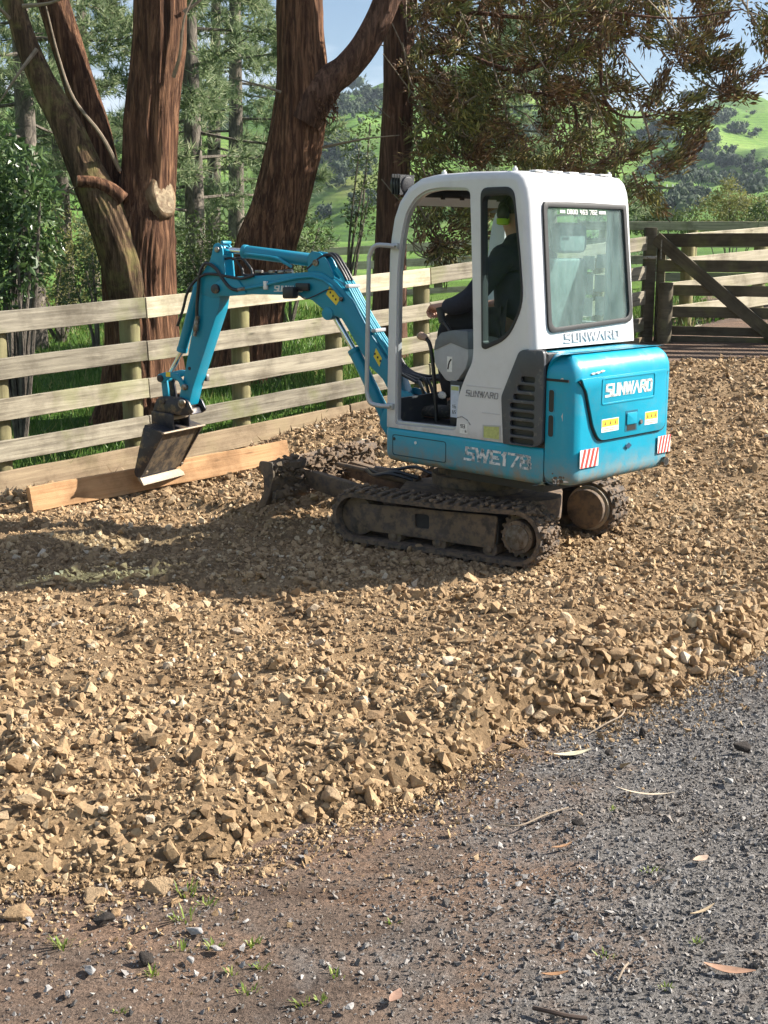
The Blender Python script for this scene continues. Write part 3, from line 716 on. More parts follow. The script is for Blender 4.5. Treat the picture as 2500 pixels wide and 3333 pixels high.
    for (u, w_, du) in ((-.30, 1.07, .26), (-.42, .925, .13)):
        q = MB(); q.box((u - du / 2, .5, w_), (du, .004, .006)); q.build('panel_crease', EMB, EXC, bevel=.0018)
build_cab()

def loft(mb, plan, levels):
    """plan: 2d loop pts with outward normals; levels: (w, inset)"""
    m = len(plan); P = [Vector(p) for p in plan]; Nn = []
    for i in range(m):
        d = (P[(i + 1) % m] - P[i - 1]).normalized(); Nn.append(Vector((d.y, -d.x)))
    area = sum(P[i].x * P[(i + 1) % m].y - P[(i + 1) % m].x * P[i].y for i in range(m))
    if area < 0: Nn = [-n for n in Nn]
    rows = [[(P[i].x - Nn[i].x * k, P[i].y - Nn[i].y * k, w) for i in range(m)] for w, k in levels]
    mb.grid(rows, True); n = len(mb.v); mb.f.append(tuple(range(n - m, n))); mb.f.append(tuple(range(n - m * len(levels), n - m * (len(levels) - 1)))[::-1])
def build_body():
    # skirt below the cab
    plan = round_poly([(.372, .5), (.372, VR), (-.863, VR), (-.863, .5)][::-1], [.004, .004, .07, .07], 6)
    lv = [(.552, .075), (.556, .045), (.568, .018), (.592, .004), (.62, 0), (.745, 0), (.758, .003), (.766, .010)]
    mb = MB(); loft(mb, plan[::-1], lv); sk = mb.build('lower_body', BLUE, EXC, smooth=45)
    for (a0, a1, b0, b1) in ((.29, -.15, .600, .728),):
        q = MB(); plate_holes(q, rrect(a0, a1, b0, b1, .02), [rrect(a0 - .005, a1 + .005, b0 + .005, b1 - .005, .016)], side_l, .0015, -.004); q.build('access_hatch', simple('groove_dark', (.006, .05, .075), .6), sk)
    q = MB(); q.cyl((.275, .5, .70), (.275, .504, .70), .010, n=12); q.build('hatch_lock', BLACKP, sk)
    q = MB(); q.cyl((.095, .5, .695), (.095, .505, .695), .009, n=12); q.build('hatch_screw', STW, sk)
    q = MB(); lettering(q, 'SWE17B', side_l, -.300, -.775, .640, .715, .021, .001, .0025, .22, .05); q.build('model_letters', STWW, sk, smooth=0)
    # engine core behind the grille
    q = MB(); q.box((-.74, .01, .93), (.26, .955, .70)); q.build('engine_housing', BLACKP, EXC)
    # counterweight / engine hood
    rb = -1.052
    plan = [(-.872, VR), (-.872, .5)]
    cpl = [(-.872, .5), (rb, .5), (rb, VR), (-.872, VR)]
    plan = round_poly(cpl, [.001, .085, .085, .001], 9)
    plan = [(a - (.010 * (1 - ((b - .0125) / .49) ** 2) if a < rb + .002 else 0), b) for a, b in plan]
    lv = [(.572, .07), (.576, .035), (.590, .012), (.615, .002), (.64, 0), (1.16, 0)]
    for j in range(1, 8):
        t = R(90) * j / 7; lv.append((1.16 + .125 * math.sin(t), .115 * (1 - math.cos(t))))
    mb = MB(); loft(mb, plan[::-1], lv)
    cw = mb.build('counterweight', BLUE, EXC, smooth=50)
    q = MB(); q.box((-.85, .012, 1.255), (.20, .745, .058)); q.build('hood_top', BLUE, cw, bevel=.006)
    DARK = bpy.data.materials['black_rubber']
    # engine door with a dark gap around it
    dp = [(.470, 1.146), (.418, 1.100), (.345, .894), (.283, .800), (-.350, .800), (-.392, .828), (-.382, 1.120), (-.400, 1.146)]
    gapp = round_poly([(a, b) for a, b in dp], [.01, .03, .02, .05, .05, .03, .02, .01], 5)
    cx, cy = .03, .97
    inner = [(cx + (a - cx) * .968, cy + (b - cy) * .955 if b < 1.12 else b + .01) for a, b in gapp]
    q = MB(); q.prism(gapp, rear_f, .002, .0125); q.build('door_gap', DARK, cw, smooth=0)
    q = MB(); q.prism(inner, rear_f, .003, .020); ed = q.build('engine_door', BLUE, cw, bevel=.004, seg=2)
    q = MB(); q.box((-.945, .5, 1.146), (.15, .006, .014)); q.build('door_gap', DARK, cw)
    # upper part of the hood carries the name badge in a recess frame
    q = MB(); plate_holes(q, rrect(.270, -.252, 1.002, 1.150, .018), [rrect(.258, -.240, 1.012, 1.140, .014)], rear_f, .019, .0235); q.build('badge_frame', BLUE, ed, bevel=.0015)
    q = MB(); lettering(q, 'SUNWARD', rear_f, .232, -.214, 1.045, 1.112, .0185, .0200, .0218, .24, .04); q.build('badge_name', STW, ed, smooth=0)
    # latch, key, decals
    q = MB(); q.prism(rrect(.036, -.084, .832, .950, .006), rear_f, .0200, .0215); q.build('latch_recess', simple('blue_recess', (.003, .12, .19), .5), ed)
    q = MB(); q.prism(rrect(.026, -.074, .872, .938, .006), rear_f, .0212, .028); q.build('latch_handle', BLUE, ed, bevel=.003)
    q = MB(); q.box((-1.0735, -.024, .853), (.003, .085, .030)); q.build('latch_slot', STK, ed)
    q = MB(); q.cyl(rear_f(-.118, .876, .018), rear_f(-.118, .876, .028), .013, n=14); q.build('key_lock', STEEL, ed)
    for (a0, a1, b0, b1) in ((.262, .100, .851, .923), (-.160, -.290, .851, .926)):
        q = MB(); q.prism([(a0, b0), (a1, b0), (a1, b1), (a0, b1)], rear_f, .0200, .0212); lab = q.build('warning_label', STW, ed, smooth=0)
        bm_ = b0 + (b1 - b0) * .42
        q = MB(); q.prism([(a0 - .004, bm_), (a1 + .004, bm_), (a1 + .004, b1 - .004), (a0 - .004, b1 - .004)], rear_f, .0212, .0220); q.build('yellow_field', STY, lab, smooth=0)
        q = MB(); W_ = a1 - a0
        for k in range(3):
            c0 = a0 + W_ * (.2 + .3 * k); q.prism([(c0 - .010, bm_ + .008), (c0 + .010, bm_ + .008), (c0, b1 - .010)], rear_f, .0220, .0226)
        for k in range(2): q.prism([(a0 + W_ * .12, b0 + .008 + k * .010), (a0 + W_ * .8, b0 + .008 + k * .010), (a0 + W_ * .8, b0 + .011 + k * .010), (a0 + W_ * .12, b0 + .011 + k * .010)], rear_f, .0212, .0218)
        q.build('pictogram', simple('brown_print', (.25, .13, .02), .6), lab, smooth=0)
    for (a0, a1, b0, b1) in ((.440, .270, .672, .772), (-.318, -.452, .668, .768)):
        q = MB(); q.prism([(a0, b0), (a1, b0), (a1, b1), (a0, b1)], rear_f, .0115, .0135); rf = q.build('reflector', STW, cw, smooth=0)
        W_ = a1 - a0; q = MB()
        for k in range(4):
            s0 = a0 + W_ * (.02 + .235 * k); s1 = s0 + W_ * .125; sh = W_ * .18
            cl = lambda x: min(max(x, min(a0, a1)), max(a0, a1))
            q.prism([(cl(s0), b0), (cl(s1), b0), (cl(s1 + sh), b1), (cl(s0 + sh), b1)], rear_f, .0135, .0142)
        q.build('red_stripes', STR, rf, smooth=0)
    q = MB(); q.cyl(rear_f(-.395, .615, .004), rear_f(-.395, .615, .028), .026, n=16); e_ = q.build('exhaust_outlet', STEEL, cw)
    q = MB(); q.cyl(rear_f(-.395, .615, .0285), rear_f(-.395, .615, .0295), .019, n=16); q.build('exhaust_hole', STK, e_)
    q = MB(); q.prism([(-.02, .73), (.012, .748), (-.02, .766), (-.052, .748)], rear_f, .0115, .0128); q.build('rear_emblem', simple('dark_blue_emblem', (.02, .06, .12), .5), cw, smooth=0)
    # side slots of the counterweight
    for (b0, b1) in ((.972, 1.092), (.838, .955)):
        q = MB(); q.prism(rrect(-.893, -.928, b0, b1, .017, 5), side_l, -.008, .0022); q.build('side_slot', STK, cw)
        q = MB(); plate_holes(q, rrect(-.889, -.932, b0 - .004, b1 + .004, .02, 5), [rrect(-.893, -.928, b0, b1, .017, 5)], side_l, -.004, .0045); q.build('slot_rim', BLUE, cw, bevel=.0012)
    # paint chips (bare filler showing) as the photo has them on the near corner
    CH = simple('bare_filler', (.62, .58, .54), .8)
    for (u, w_, a, b) in ((-.990, .955, .013, .055), (-.975, 1.150, .014, .012), (-.995, .70, .008, .02)):
        q = MB(); pts = [(u + a * random.uniform(.5, 1.2) * math.cos(t), w_ + b * random.uniform(.4, 1.1) * math.sin(t)) for t in np.linspace(0, 6.0, 9)]
        vloc = .5 if u > -.967 else .5 - .085 + math.sqrt(max(0, .085 ** 2 - (abs(u) - .967) ** 2))
        q.prism(pts, lambda A, B, t: (A, (.5 if A > -.967 else .415 + math.sqrt(max(0, .085 ** 2 - (abs(A) - .967) ** 2))) + t, B), -.001, .0012); q.build('paint_chip', CH, cw, smooth=0)
    MUDC = simple('corner_mud', (.13, .095, .065), .9, 0, .4, 40, .8, 120)
    for k in range(26):
        u = random.uniform(-1.02, -.93); w_ = .588 + abs(random.gauss(0, .022)); a = random.uniform(.004, .014); b = random.uniform(.004, .012); q = MB()
        pts = [(u + a * random.uniform(.5, 1.2) * math.cos(t), w_ + b * random.uniform(.5, 1.2) * math.sin(t)) for t in np.linspace(0, 5.6, 7)]
        q.prism(pts, lambda A, B, t: (A, (.5 if A > -.967 else .415 + math.sqrt(max(0, .085 ** 2 - (abs(A) - .967) ** 2))) + t - (.004 if B < .61 else 0), B), -.004, .003); q.build('mud_splash', MUDC if k % 3 else CH, cw, smooth=0)
    for (a, w_) in ((.335, 1.178), (.25, 1.186), (.29, 1.18)):
        q = MB(); pts = [(a + .022 * random.uniform(.5, 1.1) * math.cos(t), w_ + .006 * random.uniform(.6, 1.2) * math.sin(t)) for t in np.linspace(0, 6.0, 9)]
        q.prism(pts, rear_f, .002, .0085); q.build('paint_chip', CH, cw, smooth=0)
    # ventilation grille on the flank
    gp = round_poly([(-.698, 1.294), (-.862, 1.300), (-.868, 1.25), (-.868, .80), (-.815, .770), (-.596, .768), (-.576, 1.031)], [.03, .02, .02, .05, .03, .01, .02], 5)
    slots = []
    for w_, ul in ((1.138, -.713), (1.089, -.688), (1.038, -.662), (.988, -.640), (.939, -.641), (.890, -.642), (.842, -.643), (.795, -.643)): slots.append(rrect(ul, -.812, w_ - .0165, w_ + .0165, .015, 4))
    q = MB(); plate_holes(q, gp, slots, side_l, .002, .022); gr = q.build('vent_grille', GREYP, EXC, bevel=.004)
    q = MB(); q.prism(gp, side_l, -.012, -.004); q.build('grille_backing', STK, gr, smooth=0)
    # turntable
    q = MB(); q.cyl((0, 0, .36), (0, 0, .56), .27, n=36); q.cyl((0, 0, .40), (0, 0, .47), .31, n=36); q.build('turntable', MUD, EXC, bevel=.01)
    # handle of the swing motor, small pieces under the tail
    q = MB(); q.box((-.45, .1, .53), (.7, .6, .06)); q.build('underside_plate', BLACKP, EXC)
build_body()

# ------------------------------------------------------------------ boom, arm, bucket
SWG = R(16.8); PIV = (.57, .05)
def bf(s, w, t=0.0): return (PIV[0] + s * math.cos(SWG) - t * math.sin(SWG), PIV[1] + s * math.sin(SWG) + t * math.cos(SWG), w)
def bfn(a, b, t): return bf(a, b, t)
def cyl_s(mb, p, q, t, r, n=18): mb.cyl(bf(*p, t), bf(*q, t), r, n=n)
def pin(name, s, w, t, r, mat, parent):
    q = MB(); q.cyl(bf(s, w, -t), bf(s, w, t), r, n=16); return q.build(name, mat, parent, bevel=.003)
def build_boom():
    up = [(1.36, 1.634), (1.19, 1.650), (1.02, 1.660), (.86, 1.672), (.70, 1.684), (.615, 1.676), (.50, 1.615), (.393, 1.507), (.273, 1.310), (.168, 1.174), (.06, 1.02), (.00, .90)]
    lo = [(-.03, .84), (.06, .83), (.168, 1.005), (.273, 1.095), (.380, 1.255), (.471, 1.385), (.530, 1.405), (.564, 1.405), (.600, 1.435), (.696, 1.500), (.80, 1.525), (.93, 1.530), (1.21, 1.530), (1.36, 1.518)]
    q = MB(); q.prism(up + lo, bfn, -.068, .068); bm = q.build('boom', BLUEB, EXC, bevel=.006)
    # nose cheeks round the arm pivot
    q = MB(); q.prism(round_poly([(1.20, 1.53), (1.34, 1.515), (1.45, 1.515), (1.49, 1.56), (1.45, 1.61), (1.35, 1.645), (1.28, 1.64)], .02, 3), bfn, -.080, .080); q.build('boom_nose', BLUEB, bm, bevel=.004)
    # bracket for the arm cylinder
    for t in (-.05, .036):
        q = MB(); q.prism(round_poly([(.735, 1.66), (.732, 1.79), (.70, 1.815), (.635, 1.806), (.588, 1.759), (.53, 1.64)], .012, 3), bfn, t, t + .016); q.build('cylinder_bracket', BLUEB, bm, bevel=.003)
    pin('bracket_pin', .668, 1.742, .066, .022, STEEL, bm)
    # raised rib of the boom side
    pipe = MB(); pipe.tube([bf(1.22, 1.567, .080), bf(1.10, 1.585, .080), bf(.95, 1.615, .080), bf(.80, 1.643, .080), bf(.68, 1.652, .080), bf(.60, 1.635, .080), bf(.52, 1.58, .080), bf(.46, 1.52, .08)], .010, 8); pipe.build('side_pipe', BLUEB, bm)
    q = MB(); q.tube([bf(1.27, 1.560, .08), bf(1.21, 1.568, .08)], .012, 10); q.build('pipe_fitting', STEEL, bm)
    q = MB(); q.box(bf(1.045, 1.592, .083), (.03, .02, .055)); q.build('pipe_clamp', STW, bm, bevel=.003)
    lq = MB(); lettering(lq, 'SUNWARD', bfn, .985, .765, 1.552, 1.590, .0095, .0688, .0700, .2, .1); lq.build('boom_name', STW, bm, smooth=0)
    # yellow warning decals
    for poly in ([(.555, 1.600), (.585, 1.540), (.510, 1.470), (.478, 1.512)], [(.215, 1.205), (.232, 1.150), (.190, 1.085), (.172, 1.140)]):
        q = MB(); q.prism(poly, bfn, .0686, .0696); st = q.build('warning_decal', STY, bm, smooth=0)
        c = (sum(p[0] for p in poly) / 4, sum(p[1] for p in poly) / 4); q = MB()
        for k in (-1, 0, 1): q.prism([(c[0] + k * .02 + dx * .006, c[1] + k * .022 + dy * .007) for dx, dy in ((-1, -1), (1, -1), (1, 1), (-1, 1))], bfn, .0696, .0702)
        q.build('pictogram', STK, st, smooth=0)
    # boom work light
    q = MB(); q.box(bf(.825, 1.548, .125), (.085, .075, .075), Matrix.Rotation(SWG, 3, 'Z')); wl_ = q.build('boom_lamp', BLACKP, bm, bevel=.012)
    q = MB(); q.box(bf(.75, 1.585, .09), (.10, .03, .05), Matrix.Rotation(SWG, 3, 'Z')); q.build('lamp_bracket', BLACKP, wl_, bevel=.006)
    q = MB(); q.tube(smooth_path([bf(.77, 1.55, .13), bf(.72, 1.51, .11), bf(.66, 1.53, .085), bf(.55, 1.575, .08), bf(.48, 1.545, .08), bf(.46, 1.50, .09)], 5), .0045, 6); q.build('lamp_cable', HOSE, bm)
    q = MB(); q.ball(bf(.462, 1.512, .085), .016, 10); q.build('cable_knob', STEEL, bm)
    # lower cylinder eye
    q = MB(); q.cyl(bf(.575, 1.415, -.075), bf(.575, 1.415, .075), .042, n=18); q.build('cylinder_eye', BLUEB, bm, bevel=.004)
    # hard pipes along the top of the boom
    ptsU = [(.70, 1.74), (.60, 1.745), (.52, 1.69), (.44, 1.60), (.36, 1.475), (.273, 1.345), (.20, 1.245), (.12, 1.14)]
    for k in range(5):
        t = .052 - k * .028; off = .010 + .012 * (k % 2)
        q = MB(); q.tube(smooth_path([bf(s + off * .5 - (.0 if i else 0), w + off, t) for i, (s, w) in enumerate(ptsU[2:])], 3), .0085, 8); q.build('hydraulic_pipe', CYANP, bm)
    for (s, w) in ((.425, 1.585), (.235, 1.305)):
        q = MB(); q.box(bf(s, w + .01, -.005), (.026, .155, .022), Matrix.Rotation(SWG, 3, 'Z')); q.build('pipe_clamp', SILV, bm, bevel=.004)
    # hoses from the pipes over the hump
    for t, hgt in ((.045, .05), (.01, .075), (-.03, .06)):
        q = MB(); q.tube(smooth_path([bf(.74, 1.70, t), bf(.64, 1.775, t), bf(.56, 1.775 + hgt * .3, t), bf(.49, 1.71, t), bf(.44, 1.63, t)], 6), .0095, 8); q.build('hydraulic_hose', HOSE, bm)
    # hoses from the pipes into the swing post
    for k in range(7):
        t = .07 - k * .025; u1 = .40 + .018 * (k % 3); v1 = .12 - k * .06
        q = MB(); p0 = Vector(bf(.115, 1.135, t)); p1 = Vector((u1 - .03, v1, .90))
        q.tube(smooth_path([p0, Vector(bf(.05, 1.06, t)), Vector(bf(-.06 - .006 * k, 1.00 + .012 * (k % 3), t - .02)), Vector((u1 + .02, v1, 1.00 + .02 * (k % 2))), p1], 6), .011, 8); q.build('boom_hose', HOSE, EXC)
    # swing post
    q = MB(); q.cyl((.50, .04, .50), (.50, .04, .88), .075, n=20); q.box((.44, .03, .70), (.16, .16, .22)); q.build('swing_post', BLUEB, EXC, bevel=.012)
    for t in (-.10, .08):
        q = MB(); q.prism(round_poly([(-.12, .60), (.10, .62), (.18, .72), (.14, .82), (.03, .95), (-.06, .93), (-.12, .85)], .03, 3), bfn, t, t + .02); q.build('swing_cheek', BLUEB, EXC, bevel=.004)
    pin('boom_foot_pin', .0, .875, .115, .03, STEEL, EXC)
    # cylinders
    def ram(name, pa, pb, rb, pr, rr, t=0.0, tube_t=None):
        """barrel pa-pb, rod pb-pr"""
        q = MB(); cyl_s(q, pa, pb, t, rb); o = q.build(name, BLUEB, EXC, bevel=.006)
        d = (Vector(pb) - Vector(pa)).normalized(); e = Vector(pb) + d * .012
        q = MB(); cyl_s(q, (pb[0] - d.x * .02, pb[1] - d.y * .02), tuple(e), t, rb * 1.08); q.build('gland', BLUEB, o, bevel=.003)
        q = MB(); cyl_s(q, tuple(e), pr, t, rr, 14); q.build('rod', CHROME, o)
        q = MB(); q.cyl(bf(*pr, t - .028), bf(*pr, t + .028), rr * 1.7, n=14); q.build('rod_eye', BLUEB, o, bevel=.003)
        q = MB(); q.cyl(bf(*pa, t - .03), bf(*pa, t + .03), rb * .9, n=14); q.build('barrel_eye', BLUEB, o, bevel=.003)
        return o
    ac = ram('arm_cylinder', (.672, 1.752), (1.262, 1.812), .043, (1.444, 1.826), .021)
    q = MB(); q.tube(smooth_path([bf(1.225, 1.79, .046), bf(1.20, 1.795, .055), bf(.98, 1.772, .055), bf(.92, 1.745, .055), bf(.86, 1.715, .05)], 4), .011, 8); q.build('cylinder_pipe', BLUEB, ac)
    ram('boom_cylinder', (.175, .745), (.415, 1.175), .040, (.575, 1.415), .020)
    bc = ram('bucket_cylinder', (1.655, 1.575), (1.818, 1.125), .036, (1.952, .922), .017)
    # fittings and hoses around the arm
    for pts, r in (([(1.62, 1.36), (1.615, 1.45), (1.60, 1.56), (1.585, 1.66), (1.545, 1.725), (1.50, 1.728), (1.44, 1.69), (1.385, 1.62), (1.33, 1.57), (1.27, 1.555)], .012), ([(1.79, 1.30), (1.735, 1.42), (1.70, 1.52), (1.64, 1.60), (1.55, 1.655), (1.45, 1.66), (1.34, 1.645), (1.24, 1.635), (1.14, 1.655)], .010)):
        q = MB(); q.tube(smooth_path([bf(s, w, .082) for s, w in pts], 5), r, 9); q.build('arm_hose', HOSE, EXC)
    q = MB(); q.tube([bf(1.615, 1.375, .08), bf(1.62, 1.345, .08)], .016, 10); q.tube([bf(1.62, 1.345, .08), bf(1.635, 1.27, .08)], .019, 10); q.tube([bf(1.635, 1.27, .08), bf(1.645, 1.235, .08)], .013, 10); q.build('hose_coupling', STEEL, EXC, bevel=.002)
    for t, x in ((-.02, 0), (.03, .04)):
        q = MB(); q.tube(smooth_path([bf(1.38 + x, 1.76, t), bf(1.30 + x, 1.765, t), bf(1.23 + x, 1.70, t), bf(1.20 + x, 1.655, t), bf(1.05, 1.672, t), bf(.9, 1.69, t)], 5), .009, 8); q.build('arm_hose', HOSE, EXC)
    for s in (1.13, 1.02, .95, .89):
        q = MB(); q.box(bf(s, 1.680, .03), (.05, .035, .02), Matrix.Rotation(SWG, 3, 'Z')); q.build('hose_fitting', STEEL, EXC, bevel=.004)
build_boom()
def build_arm():
    arm = MB(); arm.prism(round_poly([(1.60, 1.60), (1.612, 1.53), (1.765, .945), (1.815, .80), (1.79, .735), (1.735, .730), (1.690, .87), (1.448, 1.435), (1.440, 1.50), (1.40, 1.60)], [.03, .03, .02, .03, .03, .03, .01, .03, .03, .02], 3), bfn, -.058, .058)
    a = arm.build('arm', BLUEB, EXC, bevel=.005)
    for t in (-.062, .046):
        q = MB(); q.prism(round_poly([(1.385, 1.60), (1.405, 1.84), (1.435, 1.872), (1.475, 1.862), (1.492, 1.80), (1.515, 1.74), (1.60, 1.64), (1.612, 1.53), (1.50, 1.50), (1.44, 1.50)], .015, 3), bfn, t, t + .016); q.build('arm_horn', BLUEB, a, bevel=.003)
    q = MB(); q.cyl(bf(1.415, 1.872, -.05), bf(1.415, 1.872, .05), .012, n=10); q.build('lifting_lug', BLUEB, a, bevel=.003)
    pin('horn_pin', 1.444, 1.826, .075, .02, STEEL, a)
    pin('arm_pivot_pin', 1.452, 1.562, .10, .032, DARKST, a)
    pin('rocker_pin', 1.752, .872, .085, .022, STEEL, a); pin('arm_hole_pin', 1.715, 1.005, .061, .013, DARKST, a)
    q = MB(); q.cyl(bf(1.765, .755, -.10), bf(1.765, .755, .10), .033, n=16); q.build('bucket_pin', STEEL, a, bevel=.004)
    q = MB(); q.box(bf(1.665, .93, -.075), (.03, .03, .05)); q.build('grease_bolt', STEEL, a, bevel=.006)
    # rocker and link
    for t in (-.082, .064):
        q = MB(); q.prism(round_poly([(1.735, .845), (1.775, .855), (1.80, .915), (1.87, .935), (1.94, .890), (1.985, .905), (1.985, .950), (1.94, .965), (1.88, .978), (1.80, .962), (1.755, .905)], .018, 3), bfn, t, t + .018); rk = q.build('rocker_link', BLUEB, EXC, bevel=.003)
    q = MB(); q.prism([(1.865, .94), (1.905, .94), (1.905, .972), (1.865, .975)], bfn, .0825, .0835); q.build('yellow_patch', STY, rk, smooth=0)
    pin('rocker_end_pin', 1.955, .925, .092, .026, DARKST, rk)
    for t in (-.05, .03):
        q = MB(); q.prism(round_poly([(1.932, .95), (1.978, .95), (1.965, .755), (1.905, .755)], .015, 3), bfn, t, t + .02); q.build('bucket_link', BLUEB if t > 0 else DARKST, EXC, bevel=.003)
    # quick hitch
    for t in (-.085, .067):
        q = MB(); q.prism(round_poly([(2.015, .735), (1.985, .785), (1.93, .800), (1.78, .800), (1.715, .775), (1.675, .700), (1.72, .672), (2.04, .678)], .02, 3), bfn, t, t + .018); hi = q.build('hitch_cheek', DARKST, EXC, bevel=.003)
    q = MB(); q.prism(round_poly([(2.03, .676), (2.02, .735), (1.96, .745), (1.72, .720), (1.70, .676)], .01), bfn, -.066, .066); q.build('hitch_body', DARKST, EXC, bevel=.006)
    pin('hitch_pin', 1.94, .765, .095, .024, DARKST, EXC)
    # bucket
    bk = MB()
    for t in (-.245, .215): bk.prism(round_poly([(2.005, .600), (1.825, .560), (2.050, .225), (2.085, .215), (2.110, .250)], [.03, .01, .005, .02, .04], 4), bfn, t, t + .015)
    bk.prism([(2.010, .604), (2.004, .590), (1.83, .550), (1.826, .562)], bfn, -.230, .215)
    bk.prism([(1.998, .60), (2.010, .60), (2.114, .255), (2.101, .250)], bfn, -.230, .215)
    bk.prism([(2.101, .258), (2.113, .250), (2.08, .214), (2.05, .206), (2.048, .218), (2.075, .226)], bfn, -.230, .215)
    b = bk.build('bucket', DARKST, EXC, bevel=.003)
    SOIL = simple('soil_smeared_steel', (.060, .055, .052), .55, .4, .4, 7, .4, 50, dirt=(.21, .165, .11), dirt_amt=.50)
    q = MB(); q.prism([(1.852, .548), (1.870, .552), (2.072, .238), (2.056, .226)], bfn, -.229, .214); q.build('bucket_floor', SOIL, b)
    q = MB(); q.prism([(2.070, .224), (2.074, .210), (2.030, .165), (2.018, .168), (2.048, .218)], bfn, -.252, .237); q.build('cutting_edge', LIP, b, bevel=.002)
    q = MB(); q.prism([(1.825, .566), (1.815, .556), (1.83, .545), (1.845, .556)], bfn, -.255, .240); q.build('bucket_rim', LIP, b, bevel=.003)
    for t in (-.105, .085):
        q = MB(); q.prism(round_poly([(2.035, .60), (2.035, .69), (1.845, .675), (1.842, .56)], .008), bfn, t, t + .018); q.build('bucket_ear', DARKST, b, bevel=.003)
    for w_ in (.648,): q = MB(); q.cyl(bf(1.862, w_, -.10), bf(1.862, w_, .10), .017, n=12); q.build('ear_crossbar', LIP, b)
    q = MB(); q.cyl(bf(1.99, .64, -.10), bf(1.99, .64, .10), .017, n=12); q.build('ear_crossbar', DARKST, b)
    for t in (-.215, .20):
        q = MB(); q.cyl(bf(2.02, .262, t), bf(2.012, .256, t), .012, n=10); q.build('edge_bolt', LIP, b)
build_arm()

